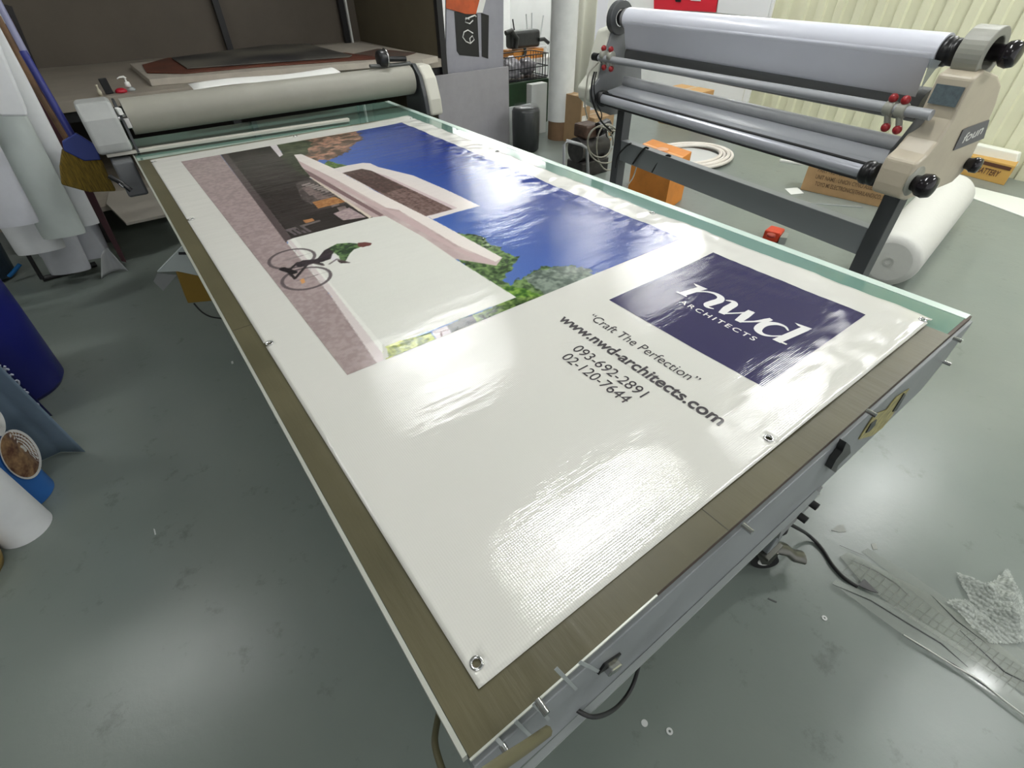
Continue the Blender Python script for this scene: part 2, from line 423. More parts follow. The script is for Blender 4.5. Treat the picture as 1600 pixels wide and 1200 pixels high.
MB().box((-.05,1.14,TZ-.0012), (.01,1.142,TZ-.0008)).build('seam', dline, cmat)

# ---------------------------------------------------------------- banner
BL, BW = 3.0735, 1.5
GROM = [(.016,.029), (.742,.022), (1.476,.015), (.012,1.014), (.014,2.068), (.012,3.022), (1.490,.985), (1.49,2.046), (.753,3.056), (1.485,2.99)]
def sst(a, b, x):
    t = max(0.0, min(1.0, (x-a)/(b-a))); return t*t*(3-2*t)
def bh(x, y):
    """height of the banner surface: flat sheet with soft waves and crinkled far long edge and near end"""
    h = 0.0
    e = sst(1.22, 1.46, x)                                         # crinkles along the far long edge
    h += e * (.0050*noise.noise((x*7, y*12, 1.3)) + .0026*noise.noise((x*20, y*26, 5.1))) * (0.55 + .45*sst(.2, 1.2, y))
    n = sst(.30, .03, y) * sst(.35, .9, x)
    h += n * (.0030*noise.noise((x*5+3, y*14, 8.3)) + .0012*noise.noise((x*17, y*26, 2.2)))
    sk = sst(.55, 1.2, x)                                          # soft folds across the sky
    h += sk * .0016*noise.noise((x*2.2 + y*1.3, y*7.5 - x*3, 3.7))
    w = sst(.16, .0, x)
    h += w * .0010*noise.noise((x*12, y*5, 9.1))
    h += .0005*noise.noise((x*3, y*4, 4.4))
    return TZ + .0012 + h + .0040*e + .0034*n
def banner_mat():
    m = bpy.data.materials.new('glossy_vinyl_banner'); m.use_nodes = True; nt = m.node_tree; b = nt.nodes['Principled BSDF']
    b.inputs['Base Color'].default_value = rgb((206,205,198))
    banner_nodes(nt, b); return m
def banner_nodes(nt, b):
    tc = nt.nodes.new('ShaderNodeTexCoord')
    wx = nt.nodes.new('ShaderNodeTexWave'); wx.bands_direction = 'X'; wx.inputs['Scale'].default_value = 70
    wy = nt.nodes.new('ShaderNodeTexWave'); wy.bands_direction = 'Y'; wy.inputs['Scale'].default_value = 70
    for w in (wx, wy):
        w.inputs['Distortion'].default_value = .6; w.inputs['Detail Scale'].default_value = 2
        nt.links.new(tc.outputs['Object'], w.inputs['Vector'])
    mx = nt.nodes.new('ShaderNodeMath'); mx.operation = 'ADD'
    nt.links.new(wx.outputs['Fac'], mx.inputs[0]); nt.links.new(wy.outputs['Fac'], mx.inputs[1])
    n = nt.nodes.new('ShaderNodeTexNoise'); n.inputs['Scale'].default_value = 14; n.inputs['Detail'].default_value = 5
    mpn = nt.nodes.new('ShaderNodeMapping'); mpn.inputs['Scale'].default_value = (.45, 1.7, 1); nt.links.new(tc.outputs['Object'], mpn.inputs[0]); nt.links.new(mpn.outputs[0], n.inputs['Vector'])
    bp = nt.nodes.new('ShaderNodeBump'); bp.inputs['Strength'].default_value = .075; bp.inputs['Distance'].default_value = .0012
    nt.links.new(mx.outputs[0], bp.inputs['Height'])
    bp2 = nt.nodes.new('ShaderNodeBump'); bp2.inputs['Strength'].default_value = .16; bp2.inputs['Distance'].default_value = .008
    nt.links.new(n.outputs['Fac'], bp2.inputs['Height']); nt.links.new(bp.outputs[0], bp2.inputs['Normal']); nt.links.new(bp2.outputs[0], b.inputs['Normal'])
    b.inputs['Roughness'].default_value = .085; b.inputs['Specular IOR Level'].default_value = .6
VINYL = banner_mat()
banner = thing('printed_banner', 'glossy white vinyl banner with house photo and navy logo block lying on the table', 'banner', (.75, 1.54, TZ))
def make_banner():
    xs = sorted(set([round(i*BW/150, 5) for i in range(151)])); ys = [i*BL/300 for i in range(301)]
    bm = bmesh.new(); org = Vector(banner['_o']); idx = {}
    V = [[None]*len(ys) for _ in xs]
    import itertools
    pos = [[(x, y) for y in ys] for x in xs]
    dead = set()
    for gx, gy in GROM:
        ci = min(range(1, len(xs)-1), key=lambda i: abs(xs[i]-gx)); cj = min(range(1, len(ys)-1), key=lambda j: abs(ys[j]-gy))
        dead.add((ci, cj))
        for di in (-1,0,1):
            for dj in (-1,0,1):
                if di == 0 and dj == 0: continue
                i, j = ci+di, cj+dj
                if i in (0, len(xs)-1) or j in (0, len(ys)-1):
                    continue
                d = Vector((di, dj)).normalized()*.0075
                pos[i][j] = (gx+d.x, gy+d.y)
    for i in range(len(xs)):
        for j in range(len(ys)):
            if (i, j) in dead: continue
            x, y = pos[i][j]
            V[i][j] = bm.verts.new(Vector((x, y, bh(x, y))) - org)
    for i in range(len(xs)-1):
        for j in range(len(ys)-1):
            q = [V[i][j], V[i+1][j], V[i+1][j+1], V[i][j+1]]
            if None in q: continue
            f = bm.faces.new(q); f.smooth = True
    me = bpy.data.meshes.new('vinyl_sheet'); bm.to_mesh(me); bm.free()
    o = bpy.data.objects.new('vinyl_sheet', me); COL.objects.link(o); o.parent = banner; me.materials.append(VINYL)
    so = o.modifiers.new('solid', 'SOLIDIFY'); so.thickness = .0009; so.offset = -1
make_banner()
for gx, gy in GROM:
    z = bh(gx, gy)
    g = MB().lathe([(.0058,-.002), (.0062,.0012), (.0085,.0024), (.0100,.0018), (.0108,.0003), (.0108,-.0006), (.0058,-.002)], (gx, gy, z), n=32)
    # open ring: drop the two cap polygons
    g.f = g.f[:-2]; g.sm = g.sm[:-2]
    g.build('grommet', chrome, banner)

# printed house photo: colours sampled onto a fine mesh (they are ink on the vinyl)
PX0, PX1, PY0, PY1 = .1245, 1.385, .760, 2.933                     # x range, y range on the banner
def bp_(px, py):
    p = at(px, py, z=TZ); return (p.x, p.y)
def A_(*l): return [bp_(220+a/2.608, 160+b/2.608) for a, b in l]
def B_(*l): return [bp_(600+a/2.61, 160+b/2.61) for a, b in l]
def make_photo():
    st = .0032; ss = 2
    nx = int((PX1-PX0)/st)+1; ny = int((PY1-PY0)/st)+1
    gx = np.linspace(PX0, PX1, nx*ss); gy = np.linspace(PY0, PY1, ny*ss)
    X, Y = np.meshgrid(gx, gy, indexing='ij'); h, w = X.shape
    rng = np.random.RandomState(3)
    def vnoise(scale, octv=4):
        out = np.zeros_like(X); amp = 1.0; tot = 0
        for o in range(octv):
            s = scale/(2**o); a = int((PX1-PX0)/s)+3; b = int((PY1-PY0)/s)+3; g = rng.rand(a, b)
            fx = (X-PX0)/s; fy = (Y-PY0)/s; ix = fx.astype(int); iy = fy.astype(int); tx = fx-ix; ty = fy-iy
            tx = tx*tx*(3-2*tx); ty = ty*ty*(3-2*ty)
            out += amp*((g[ix,iy]*(1-tx)+g[ix+1,iy]*tx)*(1-ty)+(g[ix,iy+1]*(1-tx)+g[ix+1,iy+1]*tx)*ty); tot += amp; amp *= .55
        return out/tot
    N1 = vnoise(.10, 5); N2 = vnoise(.035, 4); N3 = vnoise(.012, 2)
    img = np.zeros((h, w, 3))
    def C(c): return np.array(c, float)
    def inside(poly, dx=0, dy=0):
        XX = X+dx; YY = Y+dy; m = np.zeros((h, w), bool); n = len(poly)
        for i in range(n):
            x1, y1 = poly[i]; x2, y2 = poly[(i+1) % n]
            if y1 == y2: continue
            c = ((YY < y1) != (YY < y2)) & (XX < (x2-x1)*(YY-y1)/(y2-y1)+x1); m ^= c
        return m
    def fill(poly, c, c2=None, nz=None, thr=None, jag=0.0, alpha=1.0):
        if jag: m = inside(poly, (N2-.5)*jag*2, (N3-.5)*jag + (N1-.5)*jag*1.5)
        else: m = inside(poly)
        if c2 is None: col = np.broadcast_to(C(c), (h, w, 3))
        else:
            t = (np.clip((.5*N2+.5*N3-.36)/.28, 0, 1) if nz is None else np.clip((nz-.32)/.36, 0, 1))[..., None]; col = C(c)*(1-t)+C(c2)*t
        img[m] = (img*(1-alpha)+col*alpha)[m]
        return m
    # sky: deep blue high up, lighter towards the horizon, pale lilac streaks stronger at the near end
    t = np.clip((X-PX0)/(PX1-PX0), 0, 1)[..., None]
    img[:] = C((112,150,205))*(1-t) + C((36,58,140))*t
    img[:] = np.where(t < .55, C((118,150,196))*(1-t/.55)+C((68,96,164))*(t/.55), C((68,96,164))*(1-(t-.55)/.45)+C((42,56,122))*((t-.55)/.45))
    wis = vnoise(.5, 5); wv = np.clip((wis-.52)/.25, 0, 1)[..., None]*.30*np.clip((2.6-Y)/1.0, 0, 1)[..., None]
    img[:] = img*(1-wv)+C((170,180,215))*wv
    dark = (34,36,34)
    # trees
    fill(A_((540,160),(600,145),(690,135),(880,105),(900,150),(870,172),(835,205),(790,225),(765,235),(735,232),(720,245),(700,260),(660,255),(625,215),(600,235),(575,222)), (84,66,54), (168,128,108), nz=N2, jag=.03)
    fill(A_((538,160),(640,145),(700,165),(680,210),(660,230),(640,215),(610,240),(580,225)), (38,48,34), (86,92,66), jag=.02)
    fill(A_((740,262),(760,238),(800,250),(850,258),(800,275)), (62,92,44), (110,134,76), jag=.01)
    fill(B_((300,532),(345,540),(375,550),(415,560),(440,585),(480,600),(530,622),(542,650),(510,680),(490,700),(480,725),(520,740),(560,715),(590,690),(640,668),(700,672),(760,665),(800,678),(850,698),(900,690),(900,715),(640,820),(540,850),(440,790),(300,640)), (46,66,38), (112,138,84), jag=.025)
    fill(B_((570,712),(620,682),(680,675),(760,668),(820,682),(860,700),(760,760),(660,790),(600,745)), (76,88,80), (128,140,128), jag=.02)
    fill(B_((440,760),(500,745),(580,760),(640,790),(545,840),(440,830)), (46,84,26), (124,160,64), jag=.02)
    fill(A_((570,205),(625,210),(660,262),(705,312),(640,300),(570,228)), (34,40,30), (62,70,48), nz=N3)
    # pavement
    fill(A_((130,243),(150,215),(320,208),(600,578),(760,770),(1000,1100),(835,1150)), (150,134,133), (163,147,145), nz=N3)
    pv = inside(A_((130,243),(150,215),(320,208),(600,578),(760,770),(1000,1100),(835,1150)))
    img[pv] = (img + ((N1-.5)*14)[..., None])[pv]
    # shaded kerb and dark recessed facade
    fill(A_((316,200),(352,200),(622,556),(592,572)), (84,74,74))
    fill(A_((345,200),(440,190),(530,176),(575,225),(640,285),(700,315),(945,470),(618,556)), (44,40,38), (58,52,50), nz=N1)
    f = A_((345,222),(440,205),(530,192),(575,225),(640,285),(700,315),(945,470),(618,556))
    st_ = (np.sin(X*190) > .72) & inside(f); img[st_] = img[st_]*.82+14
    # slatted gate and lit openings
    fill(A_((630,330),(700,312),(835,385),(700,420),(655,395)), (76,69,67), (88,80,78), nz=N3)
    for k in range(0):
        fill(A_((640+21*k,318+9*k),(652+21*k,315+9*k),(700+17*k,352+9*k),(690+17*k,356+9*k)), (132,122,118), (112,102,100), nz=N3)
    for k in range(7):
        u = k/6; fill(A_((655+95*u,338+24*u),(690+98*u,328+26*u),(694+98*u,333+26*u),(660+95*u,344+24*u)), (140,130,126)); fill(A_((662+100*u,352+34*u),(700+100*u,342+34*u),(702+100*u,345+34*u),(665+100*u,356+34*u)), (112,102,100))
    fill(A_((590,520),(730,480),(735,486),(598,528)), (104,96,94)); fill(A_((690,440),(835,405),(842,412),(700,448)), (70,62,60))
    for k in range(5):
        u = k/5.0
        fill(A_((655+36*k,350+20*k),(690+36*k,342+20*k),(722+30*k,372+16*k),(690+30*k,382+16*k)), (126,112,108), (104,92,90), nz=N3)
    fill(A_((700,408),(790,386),(838,406),(724,434)), (150,104,66), (176,128,84), nz=N3)
    fill(A_((662,482),(700,474),(710,484),(672,494)), (170,120,80))
    fill(A_((785,455),(850,430),(918,470),(825,482)), (150,132,134), (170,152,150), nz=N3)
    for k in range(4): fill(A_((590+20*k,520-4*k),(602+20*k,516-4*k),(640+20*k,540-4*k),(628+20*k,543-4*k)), (96,88,90))
    fill(A_((530,440),(545,436),(670,520),(655,525)), (60,54,52))
    fill(A_((516,165),(546,160),(580,215),(566,224)), (208,200,202))
    fill(A_((686,305),(702,305),(946,466),(932,474)), (206,192,176))
    # long roof slab
    fill(A_((625,215),(655,212),(790,272),(905,338),(1160,463)) + B_((482,635),(458,668),(290,640),(150,545),(0,470)) + A_((990,465),(945,470),(690,303),(655,262)), (176,156,154), (196,180,176), nz=N1)
    fill(A_((625,215),(655,212),(790,272),(905,338),(1160,463)) + B_((482,635),(455,652),(300,585),(60,440)) + A_((1000,430),(800,318),(645,240)), (222,214,208))
    fill(A_((640,236),(655,246),(800,325),(1000,436)) + B_((70,450),(290,590),(450,652),(458,668),(380,650),(180,545),(0,438)) + A_((980,440),(760,320),(655,262)), (190,168,166))
    fill(A_((665,272),(700,290),(990,460),(975,466),(690,303)), (126,104,104))
    fill(B_((0,470),(150,545),(290,640),(262,630),(90,545),(0,490)), (166,146,142))
    # upper storey frame and brown screen
    fill(A_((785,272),(845,258),(905,248),(935,250),(970,266)) + B_((120,300),(250,356),(392,424),(300,448),(198,478),(60,405)) + A_((905,338),(840,300)), (216,208,204))
    fill(A_((820,290),(905,272),(1000,300),(1290,432)) + B_((285,438),(190,464),(90,415),(0,368)) + A_((990,375),(900,322)), (196,178,178))
    fill(A_((822,289),(900,272),(940,280),(1272,437),(1162,466),(1000,385),(900,330)), (104,84,80), (124,104,98), nz=N3)
    fill(A_((822,289),(900,272),(940,280),(1075,350),(990,372),(900,330)), (84,68,64), (98,80,76), nz=N3)
    ln = (np.sin(X*260) > .8) & inside(A_((822,289),(900,272),(940,280),(1272,437),(1162,466),(1000,385),(900,330))); img[ln] *= .9
    # big white garden wall
    fill(A_((600,578),(618,556),(945,470),(998,464)) + B_((150,545),(290,640),(540,797),(300,888),(20,998)) + A_((1000,1010),(985,1040),(760,770)), (212,212,204))
    fill(A_((596,565),(622,556),(770,745),(1015,1050),(990,1090),(960,1060),(760,768)), (206,196,194))
    fill(A_((610,560),(628,556),(780,745),(1004,1010),(995,1036),(770,745)), (222,222,214))
    # strip beyond the wall end
    fill(B_((540,797),(640,790),(660,810),(545,860),(375,925),(300,888),(420,845)), (40,62,26), (118,142,74), jag=.008)
    fill(B_((255,910),(360,868),(385,905),(378,925),(290,960)), (50,54,54), (64,68,66), nz=N3)
    fill(B_((195,935),(255,910),(290,960),(225,985)), (204,196,200))
    fill(B_((205,940),(262,925),(264,929),(207,944)), (96,68,66)); fill(B_((228,937),(234,935),(240,958),(234,960)), (96,68,66))
    fill(B_((0,1000),(60,975),(190,940),(215,970),(60,1040),(10,1060),(-5,1020)), (96,112,34), (184,194,84), nz=N3)
    fill(A_((985,985),(1003,1002),(1012,1040),(990,1050)), (190,190,178))
    # cyclist
    def stroke(pts, r, c, a=1.0):
        m = np.zeros((h, w), bool)
        for (x1, y1), (x2, y2) in zip(pts[:-1], pts[1:]):
            dx, dy = x2-x1, y2-y1; L = dx*dx+dy*dy+1e-12
            tt = np.clip(((X-x1)*dx+(Y-y1)*dy)/L, 0, 1); m |= (X-x1-tt*dx)**2+(Y-y1-tt*dy)**2 < r*r
        img[m] = (img*(1-a)+C(c)*a)[m]
    def wheel(cx, cy, rr):
        stroke([(cx+rr*math.cos(a*PI/18), cy+rr*math.sin(a*PI/18)) for a in range(37)], .0055, (84,76,78), .85)
        stroke([(cx-rr*.4, cy), (cx+rr*.5, cy)], .003, (110,100,100), .6)
    ww = [(.222, BL-1.60), (.217, BL-1.80)]
    wheel(.222, BL-1.600, .074); wheel(.214, BL-1.768, .074)
    for a in range(0, 6):
        for cx, cy in ((.222, BL-1.600), (.214, BL-1.768)):
            stroke([(cx, cy), (cx+.07*math.cos(a*1.05), cy+.07*math.sin(a*1.05))], .0018, (150,142,142), .4)
    q = lambda a, b: A_((a, b))[0]
    stroke([q(600,690), q(640,655), q(690,650), q(740,660)], .005, (50,44,46)); stroke([q(600,690), q(630,720), q(690,650)], .005, (50,44,46))
    stroke([q(690,650), q(760,630)], .006, (54,48,50)); stroke([q(580,680), q(625,695)], .012, (40,36,38))
    fill(A_((628,665),(660,645),(720,640),(748,605),(772,592),(788,612),(775,640),(740,652),(700,660),(650,675)), (50,44,48), (66,58,62), nz=N3)
    fill(A_((768,594),(800,578),(850,574),(885,577),(900,590),(868,602),(850,622),(835,650),(815,648),(808,628),(785,612)), (52,70,50), (98,124,80), nz=N3)
    fill(A_((885,574),(915,571),(942,575),(938,584),(905,592),(885,588)), (104,64,60))
    fill(A_((800,645),(835,648),(850,656),(815,658)), (70,58,58)); fill(A_((782,618),(808,640),(790,652),(775,640)), (214,210,212))
    stroke([q(770,660), q(800,640), q(850,655)], .004, (90,80,80), .7); fill(A_((650,725),(665,718),(672,735),(658,742)), (206,150,96))
    stroke([q(700,655), q(745,665)], .005, (70,60,60), .8)
    img[:] = np.clip(img, 0, 255)
    img += (rng.rand(h, w, 1)-.5)*6
    c = np.clip(img.reshape(nx, ss, ny, ss, 3).mean(axis=(1, 3)), 0, 255)/255
    lc = np.where(c <= .04045, c/12.92, ((c+.055)/1.055)**2.4)
    ax = np.linspace(PX0, PX1, nx); ay = np.linspace(PY0, PY1, ny); org = banner['_o']
    vs = []
    for x in ax:
        for y in ay: vs.append((x-org[0], y-org[1], bh(x, y)+.0006-org[2]))
    me = bpy.data.meshes.new('house_photo')
    I, J = np.meshgrid(np.arange(nx-1), np.arange(ny-1), indexing='ij'); b0 = (I*ny+J).ravel()
    fs = np.stack([b0, b0+ny, b0+ny+1, b0+1], 1)
    me.from_pydata(vs, [], fs.tolist()); me.polygons.foreach_set('use_smooth', [True]*len(fs))
    ca = me.color_attributes.new('ink', 'FLOAT_COLOR', 'POINT')
    ca.data.foreach_set('color', np.concatenate([lc.reshape(-1, 3), np.ones((nx*ny, 1))], 1).astype(np.float32).ravel())
    m = bpy.data.materials.new('printed_ink'); m.use_nodes = True; nt = m.node_tree; b = nt.nodes['Principled BSDF']
    a = nt.nodes.new('ShaderNodeVertexColor'); a.layer_name = 'ink'; nt.links.new(a.outputs[0], b.inputs['Base Color'])
    banner_nodes(nt, b); me.materials.append(m)
    o = bpy.data.objects.new('house_photo', me); COL.objects.link(o); o.parent = banner
make_photo()

def ink(name, c):
    m = bpy.data.materials.new(name); m.use_nodes = True; nt = m.node_tree; b = nt.nodes['Principled BSDF']
    b.inputs['Base Color'].default_value = rgb(c); banner_nodes(nt, b); return m
navy = ink('navy_ink', (52,48,84)); dark_ink = ink('charcoal_ink', (74,70,74)); white_ink = ink('white_letter_ink', (222,220,220))
LX0, LX1, LY0, LY1 = .880, 1.379, BL-2.952, BL-2.453
lg = MB(); lg.sheet(lambda u, v: (LX0+(LX1-LX0)*u, LY0+(LY1-LY0)*v, bh(LX0+(LX1-LX0)*u, LY0+(LY1-LY0)*v)+.0006), 60, 60)
logo = lg.build('logo_block', navy, banner)
RIGHT = (0,-1,0); UP = (1,0,0)
hf = lambda x, y: bh(x, y)+.0011
hf2 = lambda x, y: bh(x, y)+.0016
for body, x, u0, u1, hgt, off in (('\u201cCraft The Perfection\u201d', .763, 2.482, 2.846, .031, .0), ('www.nwd-architects.com', .692, 2.440, 2.966, .036, .022),
                        ('093-692-2891', .628, 2.568, 2.803, .032, .0), ('02-120-7644', .583, 2.577, 2.793, .032, .0)):
    mb = MB(); text_on(mb, body, (x, BL-u0, 0), RIGHT, UP, u1-u0, hgt, offset=off, hfn=hf)
    mb.build('web_address' if 'www' in body else ('slogan' if 'Craft' in body else 'phone_number'), dark_ink, banner)
# lettering on the logo block
mb = MB(); text_on(mb, 'ARCHITECTS', (1.030, BL-2.587, 0), (-.005,-1,0), UP, .245, .020, offset=.012, spacing=1.35, hfn=hf2); mb.build('architects_lettering', white_ink, logo)
def stroke2(mb, pts, widths, z=hf2):
    """calligraphic stroke in logo coordinates (u right, v up), widths across"""
    P = [Vector((p[0], p[1])) for p in pts]; Q = []; Wd = []
    for i in range(len(P)-1):
        p0 = P[max(i-1,0)]; p1 = P[i]; p2 = P[i+1]; p3 = P[min(i+2, len(P)-1)]
        for k in range(8):
            t = k/8; Q.append(.5*((2*p1)+(p2-p0)*t+(2*p0-5*p1+4*p2-p3)*t*t+(3*p1-p0-3*p2+p3)*t**3)); Wd.append(widths[i]*(1-t)+widths[i+1]*t)
    Q.append(P[-1]); Wd.append(widths[-1]); vs = []
    for i, q_ in enumerate(Q):
        t = (Q[min(i+1, len(Q)-1)]-Q[max(i-1, 0)]).normalized(); n = Vector((-t.y, t.x))*Wd[i]/2
        for r_ in (q_+n, q_-n):
            x = 1.073+r_.y; y = BL-r_.x; vs.append((x, y, z(x, y)))
    mb.add(vs, [(2*i, 2*i+2, 2*i+3, 2*i+1) for i in range(len(Q)-1)])
def flat2(mb, pts):
    vs = [(1.073+v, BL-u, hf2(1.073+v, BL-u)) for u, v in pts]; mb.add(vs, [tuple(range(len(vs)))])
nwd = MB()
# n
flat2(nwd, [(2.552,.0),(2.575,.0),(2.590,.082),(2.567,.082)]); flat2(nwd, [(2.543,.084),(2.592,.088),(2.590,.078),(2.560,.074)])
flat2(nwd, [(2.545,-.001),(2.583,-.001),(2.581,.005),(2.548,.005)])
stroke2(nwd, [(2.580,.045),(2.598,.070),(2.622,.083),(2.645,.078),(2.654,.060),(2.650,.035),(2.647,.012),(2.655,.002),(2.672,.008)], [.004,.008,.012,.020,.024,.024,.022,.010,.003])
# w
stroke2(nwd, [(2.664,.076),(2.680,.086),(2.692,.076),(2.694,.040),(2.700,.004)], [.003,.012,.022,.024,.018])
stroke2(nwd, [(2.702,.006),(2.728,.045),(2.752,.082)], [.006,.006,.008]); stroke2(nwd, [(2.745,.082),(2.748,.045),(2.752,.005)], [.020,.024,.018])
stroke2(nwd, [(2.755,.006),(2.780,.040),(2.797,.072),(2.802,.088)], [.006,.007,.016,.012])
# d
stroke2(nwd, [(2.862,.070),(2.845,.082),(2.822,.076),(2.804,.048),(2.808,.014),(2.828,.002),(2.848,.012),(2.864,.034)], [.004,.008,.014,.022,.022,.012,.006,.004])
flat2(nwd, [(2.858,.0),(2.880,.0),(2.896,.112),(2.874,.112)]); flat2(nwd, [(2.852,.120),(2.897,.126),(2.895,.112),(2.866,.112)]); flat2(nwd, [(2.858,.0),(2.894,.004),(2.894,.010),(2.862,.010)])
nwd.build('nwd_lettering', white_ink, logo)

# ---------------------------------------------------------------- roller gantry over the far end of the table
GY = 3.34
gan = thing('roller_gantry', 'grey roller gantry with end housings across the far end of the worktable', 'roller gantry', (.8, GY, .85))
rol = mat('grey_silicone_roller', (142,140,130), .55, var=.03, vscale=3)
housing = mat('light_grey_housing', (160,162,160), .38, var=.03)
MB().cyl((-.005,GY,1.008), (1.685,GY,1.008), .086, 48).build('roller', rol, gan)
MB().cyl((-.09,GY,1.008), (1.76,GY,1.008), .020, 16).build('roller_shaft', chrome, gan)
def end_housing(x0, x1, name, dark_inner):
    pr = [(-.135,.875), (-.135,.92), (-.115,1.03), (-.06,1.10), (.08,1.10), (.16,1.02), (.18,.90), (.18,.862)]
    h = MB().prism([(x0, GY+a, b) for a, b in pr], (x1-x0, 0, 0)).build(name, housing, gan, bevel=.018, seg=4)
    return h
end_housing(-.20, -.045, 'left_housing', 0)
h2 = MB().prism([(1.735, GY+a, b) for a, b in [(-.16,.80), (-.15,.90), (-.11,1.02), (-.04,1.09), (.07,1.09), (.14,1.01), (.16,.86), (.16,.80)]], (.10,0,0)).build('right_housing', mat('cream_housing', (196,194,182), .35), gan, bevel=.02, seg=4)
MB().prism([(1.705, GY+a, b) for a, b in [(-.15,.81), (-.13,.92), (-.09,1.04), (-.02,1.10), (.06,1.10), (.12,1.01), (.14,.86), (.14,.81)]], (.028,0,0)).build('inner_plate', mat('dark_grey_plate', (56,58,60), .4), gan, bevel=.004)
MB().prism([(-.035, GY+a, b) for a, b in [(-.12,.86), (-.10,1.0), (-.03,1.09), (.06,1.09), (.12,1.0), (.12,.86)]], (.012,0,0)).build('inner_plate', mat('dark_grey_plate', (56,58,60)), gan)
MB().obox((-.028,GY-.07,1.05), (.02,.05,.03), .2).build('latch_clip', whitep, gan, bevel=.003)
MB().box((-.028,GY-.09,.97), (.0,GY-.05,1.02)).build('spring_block', chrome, gan, bevel=.003)
# lower carriage box with lever on the left
MB().prism([(-.165, GY-.20, .67), (-.165, GY-.18, .845), (-.165, GY+.1, .845), (-.165, GY+.1, .67)], (.095,0,0)).build('carriage_box', mat('carriage_grey', (92,94,96), .4), gan, bevel=.012, seg=3)
a = at(262+0-100, 250, y=GY-.27)
MB().tube([(-.20,GY-.24,.80), (-.165,GY-.28,.77), (-.14,GY-.29,.73)], .012, 8).build('lever', black, gan)
MB().cyl((-.175,GY-.29,.775), (-.165,GY-.292,.755), .008, 10).build('lever_tip', chrome, gan)
# crank wheel and bracket on top right
MB().tube([(1.40,GY-.02,1.115), (1.50,GY-.01,1.105), (1.62,GY,1.10), (1.70,GY,1.10)], [.010,.012,.014,.014], 8).build('crank_arm', mat('crank_grey', (80,82,80), .35), gan)
MB().lathe([(.032,-.035), (.046,-.03), (.050,0), (.046,.03), (.030,.035)], (1.505,GY,1.145), (1,0,.0)).build('hand_wheel', black, gan)
MB().lathe([(.051,-.004), (.055,0), (.051,.004)], (1.525,GY,1.147), (1,0,0)).build('wheel_rim', chrome, gan)
MB().cyl((1.54,GY,1.140), (1.67,GY,1.130), .016, 14).build('crank_handle', black, gan)
# flat bar lying in front of the roller
A = at(166,242,z=.868); B = at(545,186,z=.868)
d = (B-A).normalized(); s = Vector((-d.y, d.x, 0))
bar = MB().prism([A - s*.014 - Vector((0,0,.012)), A - s*.014 + Vector((0,0,.006)), A + s*.018 + Vector((0,0,.006)), A + s*.018 - Vector((0,0,.012))], B-A).build('aluminium_rail', mat('brushed_rail', (198,194,184), .35, metal=.2), None, bevel=.003)
tag(bar, 'long pale flat rail lying on the glass in front of the grey roller', 'rail')

# ---------------------------------------------------------------- big laminator on its stand, local frame (s along, t away, z)
an = math.radians(83.5); LD = Vector((math.cos(an), math.sin(an), 0)); LN = Vector((LD.y, -LD.x, 0)); P0 = Vector((2.6, 1.0, 0))
LM = Matrix(((LD.x, LN.x, 0, P0.x), (LD.y, LN.y, 0, P0.y), (0, 0, 1, 0), (0, 0, 0, 1)))
def L(): return MB(LM)
lam = thing('roll_laminator', 'wide grey roll laminator with pale film roll on a steel stand beside the table', 'laminator', P0 + LD*.45)
dgrey = mat('laminator_dark_grey', (116,118,120), .42, var=.03, vscale=4)
mgrey = mat('laminator_grey', (150,152,154), .4, var=.03, vscale=4)
cream = mat('laminator_cream', (190,180,160), .38, var=.02)
covg = mat('laminator_cover_grey', (150,150,140), .42, var=.02)
film = mat('release_film', (214,216,226), .32, var=.015, vscale=2, coat=.3)
lamgap = black
# stand
MB(LM).box((-.53,-.035,.03), (-.46,.035,.90)).build('stand_leg', mat('stand_dark', (74,76,78), .4), lam, bevel=.003)
MB(LM).box((1.29,-.035,.03), (1.36,.035,.90)).build('stand_leg', mat('stand_dark', (74,76,78)), lam, bevel=.003)
for sx in (-.53, 1.29): MB(LM).box((sx,-.32,0), (sx+.07,.32,.05)).build('stand_foot', mat('stand_dark', (74,76,78)), lam, bevel=.004)
MB(LM).box((-.46,-.03,.535), (1.29,.03,.665)).build('cross_beam', mat('beam_grey', (136,140,142), .42), lam, bevel=.003)
# film supply roll and web
RZ, RT_ = 1.346, -.055
fr = L().cyl((-.44,RT_,RZ), (1.33,RT_,RZ), .056, 48); fo = fr.build('film_roll', film, lam)
L().ring((-.455,RT_,RZ), (-.44,RT_,RZ), .045, .03).build('core_end', mat('core_grey', (120,120,122), .4), lam)
L().ring((1.33,RT_,RZ), (1.36,RT_,RZ), .05, .03).build('core_end', mat('core_grey', (120,120,122)), lam)
web = L(); web.sheet(lambda u, v: (-.43+1.74*u+.012*v, RT_-.0562+.050*v*v+.012*math.sin(v*PI), RZ-.002-.150*v), 2, 14, .001); web.build('film_web', film, lam)
tl = L(); tl.prism([(-.432,RT_-.057,RZ-.02), (-.468,RT_-.050,RZ-.025), (-.425,RT_-.01,RZ-.125)], (0,.0012,0)); tl.build('film_tail', mat('translucent_film', (196,206,210), .2, alpha=.55), lam)
